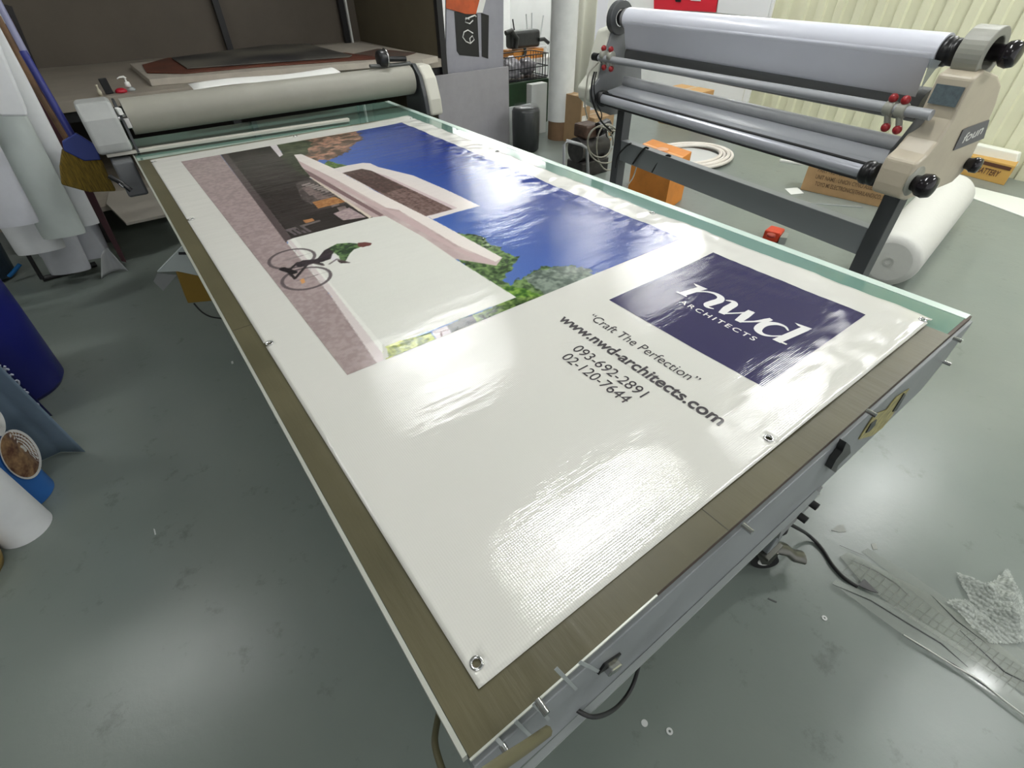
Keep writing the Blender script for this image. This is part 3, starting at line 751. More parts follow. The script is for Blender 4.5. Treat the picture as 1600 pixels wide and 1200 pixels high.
# shaft with black collars and knob
L().cyl((-.62,RT_,RZ), (1.42,RT_,RZ), .018, 16).build('supply_shaft', chrome, lam)
L().lathe([(.048,0), (.048,.025), (.036,.030), (.044,.036), (.044,.055), (.030,.060), (.030,.10)], (-.435,RT_,RZ), (-1,0,0)).build('shaft_collar', black, lam, bevel=0)
L().ring((-.600,RT_-.01,RZ+.008), (-.515,RT_-.01,RZ+.008), .080, .050).build('bearing_ring', covg, lam, bevel=.004)
L().lathe([(.026,0), (.028,.03), (.026,.045), (.038,.055), (.042,.075), (.036,.092), (.022,.096)], (-.575,RT_,RZ+.01), (-1,0,0)).build('shaft_knob', mat('glossy_black', (26,22,26), .15), lam)
L().ring((1.395,RT_,RZ), (1.44,RT_,RZ), .088, .045).build('bearing_ring', mat('stand_dark', (74,76,78)), lam, bevel=.004)
L().cyl((1.36,RT_,RZ), (1.40,RT_,RZ), .04, 20).build('shaft_collar', black, lam)
L().tube([(1.42,RT_,RZ+.09), (1.42,RT_,RZ+.15)], .014, 8).build('bearing_clamp', dgrey, lam)
# upper pressure roller and rear covers
L().cyl((-.43,.03,1.155), (1.36,.03,1.155), .062, 32).build('pressure_roller', mat('roller_dark', (96,97,96), .5), lam)
L().cyl((-.43,.02,1.005), (1.38,.02,1.005), .030, 24).build('guide_roller', mgrey, lam)
# feed table: ridge towards the front
L().prism([(-.44,-.14,.930), (-.44,-.115,.962), (-.44,.02,.985), (-.44,.02,.955), (-.44,-.10,.935)], (1.83,0,0)).build('feed_table', mat('feed_grey', (158,161,166), .35), lam, bevel=.003)
L().prism([(-.44,-.125,.885), (-.44,-.135,.925), (-.44,-.10,.925), (-.44,-.06,.885)], (1.83,0,0)).build('front_panel', dgrey, lam)
L().box((1.315,-.145,.935), (1.365,-.136,.955)).build('black_sticker', black, lam)
# take-up shaft with grooved silver tube
L().cyl((-.41,-.17,.925), (1.36,-.17,.925), .034, 32).build('take_up_shaft', mat('satin_silver', (186,188,196), .28, metal=.4), lam)
for k in (0, 2.1, 4.2):
    c = (-.17+math.cos(k+1.9)*.034, .925+math.sin(k+1.9)*.034)
    L().cyl((-.41,c[0],c[1]), (1.36,c[0],c[1]), .007, 8).build('shaft_rib', black, lam)
L().lathe([(.040,0), (.046,.01), (.046,.03), (.036,.034), (.044,.04), (.044,.06)], (-.40,-.17,.925), (-1,0,0)).build('shaft_collar', black, lam)
L().lathe([(.046,0), (.048,.02), (.040,.05)], (1.35,-.17,.925), (1,0,0)).build('shaft_collar', black, lam)
# front idler tube with adjusters
L().cyl((-.56,-.20,1.170), (1.40,-.20,1.150), .0185, 24).build('idler_tube', mat('idler_grey', (158,160,164), .35), lam)
for s0 in (-.410, -.455, 1.29, 1.36):
    L().lathe([(.022,-.018), (.026,-.014), (.026,.014), (.022,.018)], (s0,-.20,1.168), (1,0,0)).build('tube_clamp', covg, lam)
    L().tube([(s0,-.20,1.150), (s0-.008,-.195,1.125), (s0-.012,-.182,1.100)], .010, 8, sx=1.5).build('adjuster_arm', covg, lam)
redk = mat('red_knob', (150,34,38), .35)
for s0 in (-.410, -.455, 1.29, 1.36):
    L().sph((s0,-.205,1.203), .0165, 12).build('red_knob', redk, lam); L().sph((s0-.014,-.200,1.103), .0165, 12).build('red_knob', redk, lam)
L().cyl((1.41,-.20,1.15), (1.46,-.20,1.15), .022, 14).build('tube_end', black, lam)
L().prism([(1.39,-.215,1.14), (1.39,-.15,1.10), (1.39,-.10,1.10), (1.39,-.10,1.17), (1.39,-.20,1.175)], (.012,0,0)).build('support_arm', dgrey, lam)
L().tube([(-.535,-.20,1.165), (-.50,-.17,1.08), (-.46,-.12,1.02), (-.45,-.10,.97)], .009, 8, sx=2).build('support_arm', dgrey, lam)
# right end housing: leaning S profile
prof = [(-.165,1.292), (-.11,1.312), (.02,1.285), (.09,1.25), (.135,1.18), (.165,1.09), (.185,.99), (.18,.92), (.13,.885), (0,.878), (-.10,.880),
        (-.205,.875), (-.27,.895), (-.305,.935), (-.305,.985), (-.27,1.025), (-.225,1.05), (-.19,1.09), (-.165,1.16), (-.165,1.24)]
L().prism([(-.502, max(a,-.275), b) for a, b in prof], (-.118,0,0)).build('end_housing', cream, lam, bevel=.012, seg=3)
# left end: dark inner plate and light cover
prof2 = [(-.10,1.275), (-.04,1.29), (.09,1.27), (.17,1.14), (.20,.99), (.16,.86), (.10,.80), (-.04,.80), (-.15,.85), (-.22,.90), (-.23,.97), (-.17,1.03), (-.15,1.12)]
L().prism([(1.42, a, b) for a, b in prof2], (.02,0,0)).build('inner_plate', dgrey, lam, bevel=.004)
L().prism([(1.44, a-.004, b+.004) for a, b in prof2], (.13,0,0)).build('end_housing', mat('laminator_cream_pale', (208,208,196), .38), lam, bevel=.014, seg=3)
# cut-out and knob low on the right housing
L().lathe([(.055,0), (.055,.006)], (-.615,-.225,.955), (-1,0,0)).build('recess_ring', covg, lam)
L().lathe([(.028,0), (.030,.015), (.040,.025), (.044,.05), (.036,.07), (.018,.075)], (-.620,-.225,.950), (-1,0,0)).build('clutch_knob', mat('glossy_black', (26,22,26)), lam)
L().lathe([(.020,0), (.024,.02), (.030,.03), (.028,.05), (.014,.055)], (-.615,.165,.96), (-1,0,0)).build('rear_knob', mat('glossy_black', (26,22,26)), lam)
# touch panel label on the slanted front and maker plate on the end
pl = L(); pl.prism([(-.515,-.166,1.262), (-.608,-.166,1.262), (-.608,-.1685,1.200), (-.515,-.1685,1.200)], (0,-.003,0)); pl.build('control_label', mat('label_slate', (88,100,104), .35, var=.1, vscale=60), lam)
def ls(px, py, s):
    r = ray(px, py); Pp = P0 + LD*s; k = (Pp-CAMP).dot(LD)/r.dot(LD); Q = CAMP + r*k
    return ((Q-P0).dot(LN), Q.z)
sp = -.6215
qd = [ls(*p, sp) for p in ((1489,235), (1504,203), (1512,199), (1545,187), (1536,216), (1489,235))][:5]
plq = L(); plq.prism([(sp, a, b) for a, b in qd], (-.003,0,0)); plate = plq.build('maker_plate', mat('plate_slate', (92,92,100), .35), lam)
o_ = ls(1500,224,sp); e_ = ls(1540,204,sp)
mbt = MB()
org = P0 + LD*(sp-.004) + LN*o_[0]; org.z = o_[1]; end = P0 + LD*(sp-.004) + LN*e_[0]; end.z = e_[1]
text_on(mbt, 'foun', org, end-org, Vector((0,0,1)), (end-org).length*.78, .036, offset=.02)
mbt.build('maker_lettering', whitep, plate)
# cables on the left end
for k, (r0, pts) in enumerate(((.006, [(929,112),(925,130),(924,150),(930,170),(940,190),(955,205)]), (.004, [(932,112),(928,135),(932,160),(940,178),(938,190)]), )):
    cable('cable', [at(a_, b_, y=2.40) for a_, b_ in pts], r0, cabm, '', '', parent=lam)
greyc = mat('beige_cable', (150,148,136), .5)
cable('cable', [at(a_, b_, y=2.42) for a_, b_ in ((935,98),(920,115),(916,140),(914,165),(918,185))], .005, greyc, '', '', parent=lam)
cable('cable', [at(a_, b_, y=2.5) for a_, b_ in ((952,203),(968,207),(982,218),(992,232),(996,250),(990,275),(980,290))], .0055, greyc, '', '', parent=lam)
for k, pts in enumerate((((962,262),(966,243),(978,229),(986,224)), ((989,256),(1000,240),(1008,231),(1013,232)), ((1019,269),(1030,252),(1042,243),(1048,244)))):
    P = [at(a_, b_, x=2.68) for a_, b_ in pts]
    cable('cable', P, .0065, cabm, '', '', parent=lam)

# ---------------------------------------------------------------- coiled cable bundle and pump behind the laminator's left leg
coil = thing('coiled_cable', 'beige electrical cable hung in loops at the left end of the laminator', 'cable', at(950,240,y=2.62))
for k, (cx, cy, rx, ry, ph) in enumerate(((945,225,27,30,0), (938,222,20,24,.4), (950,230,18,36,.9))):
    P = []
    for i in range(29):
        a_ = 2*PI*i/28*.97 + ph; P.append(at(cx+rx*math.cos(a_), cy+ry*math.sin(a_), y=2.58+.03*k+.01*math.sin(3*a_)))
    MB().tube(P, .0055, 8).build('cable_loop', greyc, coil)
cart = thing('compressor', 'small dark compressor with a bent grey tube handle behind the table', 'compressor', at(930,262,z=.0)*1.0)
cb = at(925, 255, y=3.35)
hp = [at(a_, b_, y=3.2) for a_, b_ in ((881,262),(881,226),(886,220),(908,226),(917,232),(919,272))]
MB().tube([hp[0]-Vector((0,0,.3))]+hp+[hp[-1]-Vector((0,0,.3))], .014, 10).build('handle', mat('handle_grey', (146,148,150), .35), cart)
tk = at(905, 262, y=3.4)
dm = mat('dark_machine', (44,42,42), .4, var=.25, vscale=20)
MB().cyl((tk.x-.02,3.45,.24), (tk.x+.34,3.45,.24), .11, 28).build('tank', dm, cart)
MB().box((tk.x+.02,3.36,.34), (tk.x+.20,3.54,.46)).build('motor', mat('motor_rust', (70,52,42), .5, var=.2, vscale=14), cart, bevel=.02)
MB().cyl((tk.x+.14,3.33,.42), (tk.x+.26,3.33,.44), .06, 20).build('fan_housing', black, cart)
MB().box((tk.x-.02,3.34,0), (tk.x+.34,3.56,.14)).build('base_frame', dm, cart, bevel=.01)
MB().ring((tk.x+.22,3.24,.40), (tk.x+.22,3.26,.40), .05, .035).build('gauge', chrome, cart)

# ---------------------------------------------------------------- rack with big shelf at the back left
rack = thing('sheet_rack', 'large steel rack with a deep pale shelf behind the roller gantry', 'rack', (.8, 5.8, 0))
shelfm = mat('pale_laminate', (150,142,130), .5, var=.04, vscale=3)
panel = mat('taupe_panel', (92,84,74), .7, var=.04, vscale=2)
darkp = mat('dark_post', (26,26,28), .5)
MB().box((-1.25,4.82,.83), (2.80,6.80,.90)).build('shelf_board', shelfm, rack, bevel=.003)
MB().box((-1.25,6.80,.2), (2.84,6.84,3.0)).build('back_panel', panel, rack)
MB().box((2.81,4.90,.2), (2.84,6.80,3.0)).build('side_panel', mat('olive_panel', (92,84,66), .7, var=.04, vscale=2), rack)
for x_, y_ in ((1.28,6.72), (2.60,6.70), (2.82,4.84), (-1.25,4.84), (.78,4.84)):
    z1 = 3.0 if y_ > 6 or x_ > 2.7 else .83
    MB().box((x_-.03,y_-.03,0), (x_+.03,y_+.03,z1)).build('post', darkp, rack)
MB().box((2.645,6.66,.9), (2.665,6.70,3.0)).build('white_edging', whitep, rack)
MB().box((-1.25,4.86,.76), (2.8,4.92,.83)).build('front_beam', darkp, rack)
MB().box((-1.1,4.62,.20), (1.5,6.6,.235)).build('lower_shelf', mat('lower_shelf', (150,142,130), .55, var=.05), rack)
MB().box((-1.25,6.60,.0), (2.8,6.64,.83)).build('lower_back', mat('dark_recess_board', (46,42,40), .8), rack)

def quad_at(pts, z): return [at(a_, b_, z=z) for a_, b_ in pts]
def board(name, pts, z0, th, m, label, cat, group=None, bevel=.0015):
    P = quad_at(pts, z0+th); o = MB().prism([p-Vector((0,0,th)) for p in P], (0,0,th)).build(name, m, bevel=bevel)
    if label: tag(o, label, cat, group)
    return o
bd1 = board('foam_board', [(233,124),(202,99),(560,66),(684,88),(660,93),(620,94)], .902, .045, mat('foam_board', (180,172,160), .5, var=.03), 'thick pale foam board at the bottom of the pile on the rear shelf', 'board')
bd2 = board('printed_board', [(229,113),(222,101),(262,90),(420,84),(540,82),(600,91),(560,93),(400,104),(290,114)], .95, .006, mat('rust_print', (112,62,44), .5, c2=(84,46,36), vscale=3), 'rust red printed board under the dark board on the rear shelf', 'board')
bd3 = board('printed_board', [(292,106),(268,90),(420,70),(480,68),(550,86),(546,88)], .96, .008, mat('slate_print', (108,104,94), .5, c2=(44,44,48), vscale=1.3, det=1), 'dark grey printed board on top of the pile on the rear shelf', 'board')
bd4 = board('printed_board', [(552,84),(590,76),(650,82),(630,88),(604,90)], .95, .004, mat('brown_print', (98,66,58), .5, c2=(88,82,74), vscale=4), 'brown printed sheet at the right end of the rear shelf pile', 'board')
# white paper sheets curling behind the roller
ps = MB(); Pa = at(300,138,y=3.55); Pb = at(528,112,y=3.55)
ps.sheet(lambda u, v: (Pa.x+(Pb.x-Pa.x)*u, 3.50+.16*v, 1.070+.012*math.sin(v*PI*.6)+.006*math.sin(u*7)), 16, 6, .001)
tag(ps.build('paper_sheet', mat('white_paper', (222,222,218), .6)), 'curling white paper sheet lying behind the grey roller', 'paper')

# pump bottle, red cap, black bottle behind the gantry's left end
pb_ = at(208,146,y=4.95); bx = pb_.x; z0 = .90
z0 += .0008
bot = thing('pump_bottle', 'clear bottle with a white pump head behind the grey roller', 'bottle', (bx, 4.95, z0))
MB().lathe([(.026,0), (.028,.005), (.028,.012), (.020,.020), (.012,.024), (.012,.028)], (bx,4.95,z0), n=20).build('bottle_body', mat('clear_plastic_bottle', (190,196,196), .15, alpha=.6), bot)
MB().lathe([(.018,0), (.020,.006), (.017,.032), (.006,.036), (.006,.058)], (bx-.01,4.95,z0+.026)).build('pump_collar', whitep, bot)
MB().tube([(bx-.006,4.95,z0+.080), (bx-.014,4.95,z0+.092), (bx-.04,4.95,z0+.092), (bx-.06,4.945,z0+.084)], [.010,.009,.006,.004], 8).build('pump_spout', whitep, bot)
rc = at(194,147,y=4.92)
tag(MB().lathe([(.036,0), (.040,.005), (.036,.018), (.020,.028), (.006,.030)], (rc.x-.01,4.92,.901)).build('soap_container', mat('red_plastic', (170,24,44), .35)), 'red rounded container beside the pump bottle on the rear shelf', 'container')
bk = at(163,135,y=4.92)
b2 = MB(); b2.obox((bk.x+.01,4.92,.901+.05), (.05,.03,.10), .1, 0, -.05)
tag(b2.build('black_clamp', black, bevel=.004), 'black upright clamp standing behind the left gantry housing', 'clamp')
wc = at(152,137,y=4.9)
tag(MB().lathe([(.012,0), (.014,.03), (.006,.045), (.006,.060), (.009,.064), (.009,.070)], (wc.x,4.88,.9005), n=14).build('glue_bottle', mat('translucent_bottle', (196,190,170), .4)), 'tiny pale nozzle bottle beside the black clamp on the rear shelf', 'bottle')

# lower shelf sheet
lw = board('white_panel_offcut', [(166,318),(196,348),(262,334),(300,318),(260,290),(170,300)], .25, .02, mat('offwhite_sheet', (172,166,156), .5), 'off-white sheet lying on the lower shelf behind the broom', 'sheet')

# ---------------------------------------------------------------- broom and leaning things at the left
def P_(px, py, y): return at(px, py, y=y)
br = thing('broom', 'blue-headed broom with mustard bristles leaning at the table\'s far left corner', 'broom', at(140,300,y=3.45))
BY = 3.42
hb = [P_(a_, b_, BY) for a_, b_ in ((118,208),(128,214),(150,228),(158,250),(132,252),(100,236),(97,222))]
MB().prism(hb, (0,.035,0)).build('broom_head', mat('blue_plastic', (44,60,132), .45), br, bevel=.006)
bp1 = [P_(a_, b_, BY+.005) for a_, b_ in ((97,234),(132,249),(159,250),(172,280),(182,299),(140,301),(96,289),(93,262))]
MB().prism(bp1, (0,.045,0)).build('bristles', mat('mustard_bristles', (120,98,30), .7, var=.25, vscale=10, bump=.6, bscale=90, stretch=(30,1,2)), br, bevel=.008)
MB().tube([P_(114,214,BY+.02), P_(95,182,BY+.03), P_(36,80,BY+.1)], .017, 10).build('handle_sleeve', mat('blue_sleeve', (40,46,120), .4), br)
MB().tube([P_(42,88,BY+.1), P_(8,24,BY+.14), P_(-10,-10,BY+.16)], .015, 10).build('handle', mat('handle_white_blue', (130,132,160), .4), br)
tag(MB().tube([P_(106,221,BY+.09), P_(60,145,BY+.12), P_(-4,25,BY+.2)], .013, 10).build('wooden_stick', mat('brown_wood', (112,84,58), .55, var=.2, vscale=6)), 'thin brown wooden stick leaning beside the blue broom handle', 'stick')
tag(MB().prism([P_(a_, b_, 3.98) for a_, b_ in ((5,40),(22,75),(60,170),(110,260),(190,408),(198,410),(150,310),(120,240),(60,120),(18,30))], (0,.06,0)).build('maroon_plank', mat('maroon_board', (66,32,38), .5, var=.1)), 'narrow maroon plank leaning behind the white rolls', 'plank')
tag(MB().prism([P_(a_, b_, 4.34) for a_, b_ in ((-20,0),(0,30),(40,130),(90,230),(160,380),(180,378),(100,200),(60,110),(18,10))], (0,.03,0)).build('dark_plank', mat('black_board', (26,22,22), .5)), 'black plank leaning behind the maroon plank', 'plank')

# leaning bundle of white rolls
wr = mat('white_media', (220,222,224), .55, var=.03, vscale=4)
wr2 = mat('grey_white_media', (190,192,198), .55, var=.03, vscale=5)
wr3 = mat('greenish_white_media', (200,208,204), .5, var=.02, vscale=5)
ROLLS = [
  ('white roll nearest the aisle, with a squared pale green-white lower end', (102,368), (-16,150), 3.60, .105, wr3),
  ('white roll standing right of the squared pale green one', (132,352), (26,150), 3.72, .080, wr),
  ('short white roll reaching lowest toward the floor at the bundle centre', (112,424), (30,260), 3.93, .11, wr2),
  ('white roll with its end just above the floor at the right of the bundle', (146,402), (68,240), 4.02, .105, wr2),
  ('grey-white roll hanging highest at the left of the bundle', (22,352), (-74,180), 3.44, .11, wr2),
  ('white roll between the leftmost roll and the floor', (66,392), (-36,220), 3.76, .12, wr),
  ('grey-white roll tucked behind the squared pale green one', (88,398), (-10,188), 4.20, .09, wr2),
]
for lab, b0, t0, yy, r, m in ROLLS:
    B0 = P_(b0[0], b0[1], yy); T0 = P_(t0[0], t0[1], yy+.05)
    dd = (T0-B0).normalized(); T1 = B0 + dd*1.5
    t = thing('media_roll', lab, 'roll of material', B0, 'leaning white media rolls')
    MB().tube([B0, B0+dd*.02, B0+dd*.75, T1], [r*.97, r, r, r], 24, sx=.45, up=(1,0,0)).build('roll_body', m, t)
    MB().tube([B0-dd*.0015, B0+dd*.01], r*.45, 16, sx=.35, up=(1,0,0)).build('core', mat('roll_core_grey', (120,120,122), .8), t)  # plain grey core disc at the lower end of the roll
wt = MB().prism([P_(a_, b_, 3.40) for a_, b_ in ((-40,-10),(-5,60),(42,172),(44,182),(0,182),(-60,100))], (0,.05,0)).build('folded_sheet', wr, bevel=.01)
tag(wt, 'folded white sheet over the top of the leaning white rolls', 'sheet')
# dark stand holding the rolls
rs = thing('roll_stand', 'black steel stand frame under the leaning white rolls', 'stand', at(40,420,z=0))
g = [at(-20,330,y=4.0), at(68,438,y=4.0)]
MB().tube([at(-20,290,y=3.92), at(66,436,y=3.92)], .012, 8).build('rail', darkp, rs)
e1 = at(66,436,z=.02); e2 = at(150,412,z=.02)
MB().tube([e1, e2], .018, 8).build('foot_bar', darkp, rs)
# curled sheet on the floor
cs = MB(); CB0 = at(158,436,z=.004); CB1 = at(201,424,z=.004); CT0 = at(158,400,y=CB0.y+.02); CT1 = at(168,388,y=CB1.y+.04)
def cs_fn(u, v):
    p = CB0.lerp(CB1, u).lerp(CT0.lerp(CT1, u), v).copy(); p.y += .07*math.sin(PI*u)*(1-.4*v); p.z = max(p.z, .004); return p
cs.sheet(cs_fn, 12, 8, .001)
tag(cs.build('curled_sheet', mat('silver_paper', (190,192,194), .25)), 'curled glossy white sheet standing on the floor below the rolls', 'sheet')

# blue bin
bb = at(82,598,z=0); bc = Vector((bb.x-.125, bb.y+.03, 0))
bin_ = thing('blue_bin', 'tall dark blue plastic bin at the left edge', 'bin', bc)
MB().lathe([(.17,.0), (.19,.03), (.205,.40), (.215,.80), (.222,.80), (.222,.83), (.212,.83), (.20,.80), (.18,.05), (.01,.04)], bc, n=48).build('bin_body', mat('navy_plastic', (22,28,112), .38), bin_)
# cyan crate behind the bin
cr = thing('blue_bucket', 'small bright blue bucket with clear side behind the blue bin', 'bucket', at(20,440,z=0))
cq = at(10,440,z=0)
MB().lathe([(.12,0), (.15,.26), (.155,.26), (.155,.28), (.145,.28), (.145,.26), (.115,.02), (.01,.02)], cq+Vector((-.06,.1,.02)), n=32).build('bucket_body', mat('grey_blue_plastic', (64,84,104), .35), cr)
MB().lathe([(.158,0), (.165,.01), (.158,.022), (.148,.022), (.148,0)], cq+Vector((-.06,.1,.29)), n=32).build('rim', mat('cyan_plastic', (20,98,160), .35), cr)
MB().tube([at(14,432,y=cq.y-.05), at(22,424,y=cq.y-.05), at(31,413,y=cq.y-.05)], .012, 8).build('handle', mat('cyan_plastic', (20,98,160)), cr)

# rolled prints standing at the left edge
def arc_sheet(name, m, base_pts, top_shift, h, label, cat, th=.0015, parent=None):
    P = [at(a_, b_, z=.003) for a_, b_ in base_pts]
    def fn(u, v):
        k = u*(len(P)-1); i = min(int(k), len(P)-2); p = P[i].lerp(P[i+1], k-i)
        return p + Vector(top_shift)*v + Vector((0,0,h*v))
    o = MB().sheet(fn, 24, 12, th).build(name, m, parent)
    if parent is None: tag(o, label, cat)
    return o
arc_sheet('light_blue_board', mat('light_blue_print', (118,136,150), .45, var=.04), [(-60,735),(10,735),(60,722),(95,706),(133,706)], (-.06,.02,0), 1.0, 'pale blue curved sheet standing behind the food poster at the left edge', 'sheet')
nb = thing('dark_blue_poster', 'dark blue rolled poster with white curly lettering at the left edge', 'poster', at(80,650,z=0))
def nbf(u, v):
    b_ = at(-40,655,z=.003).lerp(at(82,650,z=.05), u); return b_ + Vector((-.05*v, .03*v, .85*v))
MB().sheet(nbf, 8, 10, .0015).build('poster_sheet', mat('navy_print', (24,28,92), .4), nb)
# lettering: a run of loops and hooks along the poster's edge
for k in range(9):
    cx = 4+k*7.6; cy = 572+k*9.0; q_ = []
    kind_ = k % 4
    for i in range(9):
        a_ = i/8*PI*(1.5 if kind_ % 2 else 1.1) + kind_
        q_.append(at(cx+3.6*math.cos(a_)-.5*i*.3, cy+5.0*math.sin(a_), y=2.235-.02*k*.0))
    if k != 6: MB().tube(q_, .0042, 6).build('letter', mat('letter_white', (176,180,196), .5), nb)
fp = thing('food_poster', 'blue rolled poster with a round food picture at the lower left edge', 'poster', at(60,760,z=0))
FX = at(82,757,z=0); fc = Vector((FX.x-.108*.93, FX.y-.108*.35+.03, 0))
MB().tube([fc, fc+Vector((-.02,.01,.9))], .108, 40).build('poster_roll', mat('sky_blue_print', (40,98,168), .4), fp)
def on_fp(px, py, off=.002):
    d_ = ray(px, py); dx, dy = d_.x, d_.y; ox, oy = CAMP.x-fc.x, CAMP.y-fc.y
    r_ = .108+off; a_ = dx*dx+dy*dy; b_ = 2*(ox*dx+oy*dy); c_ = ox*ox+oy*oy-r_*r_; D_ = b_*b_-4*a_*c_
    if D_ < 0: D_ = 0
    t_ = (-b_-math.sqrt(D_))/(2*a_); return CAMP + d_*t_
def oval(px, py, rx, ry, off, name, m, tilt=.5, n=36):
    vs = [on_fp(px, py, off)]; fs = [(0, 1+i, 1+(i+1) % n) for i in range(n)]
    for k in range(1, 8):
        for i in range(n):
            a_ = 2*PI*i/n; ex = rx*k/7*math.cos(a_); ey = ry*k/7*math.sin(a_)
            vs.append(on_fp(px+ex*math.cos(tilt)-ey*math.sin(tilt), py+ex*math.sin(tilt)+ey*math.cos(tilt), off))
    for k in range(6):
        for i in range(n): fs.append((1+k*n+i, 1+(k+1)*n+i, 1+(k+1)*n+(i+1) % n, 1+k*n+(i+1) % n))
    return MB().add(vs, fs).build(name, m, fp)
oval(32,710,29,42,.0025,'plate_border', mat('print_white', (206,206,204), .4), -.55)
oval(31,710,26,39,.0040,'food_picture', mat('food_print', (74,40,30), .5, c2=(150,120,84), vscale=30), -.55)
oval(-4,660,12,22,.0025,'plate_border', mat('print_white', (206,206,204)), -.3)
wr_b = at(79,792,z=0); wc_ = Vector((wr_b.x-.085*.93, wr_b.y-.085*.35-.035, 0))
wroll = thing('white_roll', 'plain white roll standing in front of the food poster at the left edge', 'roll of material', wc_)
MB().tube([wc_, wc_+Vector((-.02,.0,1.0))], .085, 36).build('roll_body', wr, wroll)
MB().ring(wc_+Vector((0,0,-.0)), wc_+Vector((0,0,.01)), .05, .04).build('core', mat('kraft', (150,124,88), .7), wroll)
yq = at(2,860,z=0)
tag(MB().lathe([(.10,0), (.11,.03), (.11,.10), (.09,.12), (.03,.125)], yq+Vector((-.09,-.06,0)), n=36).build('tape_roll', mat('tan_plastic', (150,124,66), .5)), 'tan round tape roll on the floor at the lower left edge', 'tape roll')

# ---------------------------------------------------------------- yellow box and white plate hanging at the table's left side
HY = 2.42
MB().prism([at(a_, b_, y=HY) for a_, b_ in ((276,426),(294,474),(335,470),(330,426))], (0,.10,0)).build('yellow_box', mat('mustard_box', (126,98,20), .55), table, bevel=.004)
MB().prism([at(a_, b_, y=HY-.02) for a_, b_ in ((286,384),(272,398),(246,425),(278,424),(316,432),(306,400))], (0,.012,0)).build('white_flap', mat('flap_white', (176,184,182), .5), table)
MB().prism([at(a_, b_, y=HY-.01) for a_, b_ in ((246,427),(240,440),(255,455),(276,430))], (0,.004,0)).build('grey_flap', greyp, table)
MB().prism([at(a_, b_, y=HY-.024) for a_, b_ in ((279,394),(279,398),(292,398),(291,394))], (0,.002,0)).build('flap_slot', black, table)
cable('cable', [at(a_, b_, y=HY) for a_, b_ in ((303,474),(315,487),(330,495),(352,498))], .004, cabm, '', '', parent=table)

# ---------------------------------------------------------------- back centre: leaning boards, column, boxes
def vboard(name, pts, y, th, m, label=None, cat=None, parent=None, bevel=.002):
    o = MB().prism([at(a_, b_, y=y) for a_, b_ in pts], (0,th,0)).build(name, m, parent, bevel=bevel)
    if label: tag(o, label, cat)
    return o
lav = mat('lavender_board', (150,150,158), .5, var=.02)
def floor_poly(pts, y):
    return pts
pbd = thing('printed_display_board', 'tall grey display board with black panels and an orange patch beside the rack', 'display board', at(740,200,y=4.95))
vboard('board', [(697,-30),(698,235),(786,232),(787,-30)], 4.95, .02, lav, parent=pbd)
vboard('black_panel', [(710,18),(714,80),(718,86),(749,89),(746,22)], 4.945, .004, mat('panel_black', (28,28,30), .4), parent=pbd)
vboard('black_panel', [(752,20),(753,88),(763,92),(764,24)], 4.945, .004, mat('panel_black', (28,28,30)), parent=pbd)
vboard('orange_patch', [(697,-10),(697,13),(728,22),(744,22),(752,-10)], 4.94, .004, mat('orange_print', (176,78,36), .5, var=.1), parent=pbd)
vboard('white_patch', [(744,20),(754,20),(762,-10),(752,-10)], 4.94, .004, whitep, parent=pbd)
# white script letters running down the panel
sc = [[(733,30),(728,28),(727,35),(734,37),(739,32)], [(727,30),(742,24),(744,26)], [(725,50),(723,58),(728,65),(735,68),(741,62),(738,56),(734,60),(735,67)], [(725,50),(731,47),(739,52)]]
for st__ in sc: MB().tube([at(a_, b_, y=4.940) for a_, b_ in st__], .006, 6).build('script_letter', whitep, pbd)
tag(MB().box((at(688,200,y=4.76).x,4.76,0), (at(796,200,y=4.76).x,4.785,at(740,111,y=4.76).z)).build('grey_panel_board', mat('grey_panel', (146,144,148), .5, var=.02), bevel=.003), 'plain grey board leaning in front of the display board', 'board')
tag(MB().box((at(796,200,y=4.80).x,4.80,0), (at(829,200,y=4.80).x,4.825,at(812,165,y=4.80).z)).build('white_panel_board', mat('white_panel', (178,182,182), .5), bevel=.003), 'low white board standing right of the grey board', 'board')
tag(MB().box((at(830,200,y=4.9).x,4.90,0), (at(853,200,y=4.9).x,5.0,at(842,131,y=4.9).z)).build('white_box', mat('white_carton', (196,198,196), .5), bevel=.004), 'tall narrow white box standing left of the wrapped column', 'box')
jr = at(826,192,y=4.40)
jar = thing('black_jar', 'black cylindrical bin wrapped in clear film behind the glass edge', 'bin', (jr.x, 4.45, 0))
MB().lathe([(.12,0), (.145,.02), (.15,.22), (.15,.40), (.135,.43), (.05,.44)], (jr.x,4.45,0), n=36).build('bin_body', mat('black_bin', (22,23,25), .35, var=.2, vscale=20), jar)
MB().lathe([(.155,.1), (.160,.3), (.158,.42), (.12,.46), (.05,.47)], (jr.x,4.45,0), n=24).build('film_wrap', mat('clear_film', (170,176,176), .12, alpha=.06), jar)
# wrapped column: lower kraft, upper white
cx0 = at(874,200,y=4.6)
colm = thing('wrapped_column', 'tall white paper-wrapped tube standing on a brown kraft base', 'tube', (cx0.x, 4.6, 0))
zk = at(879,213,y=4.5).z
MB().cyl((cx0.x,4.6,0), (cx0.x,4.6,max(.2,zk)), .136, 40).build('kraft_base', mat('kraft_base', (118,92,66), .7, var=.05), colm)
MB().cyl((cx0.x,4.6,max(.2,zk)), (cx0.x-.01,4.6,3.0), .144, 40).build('white_wrap', mat('white_wrap', (206,208,206), .5, var=.02), colm)
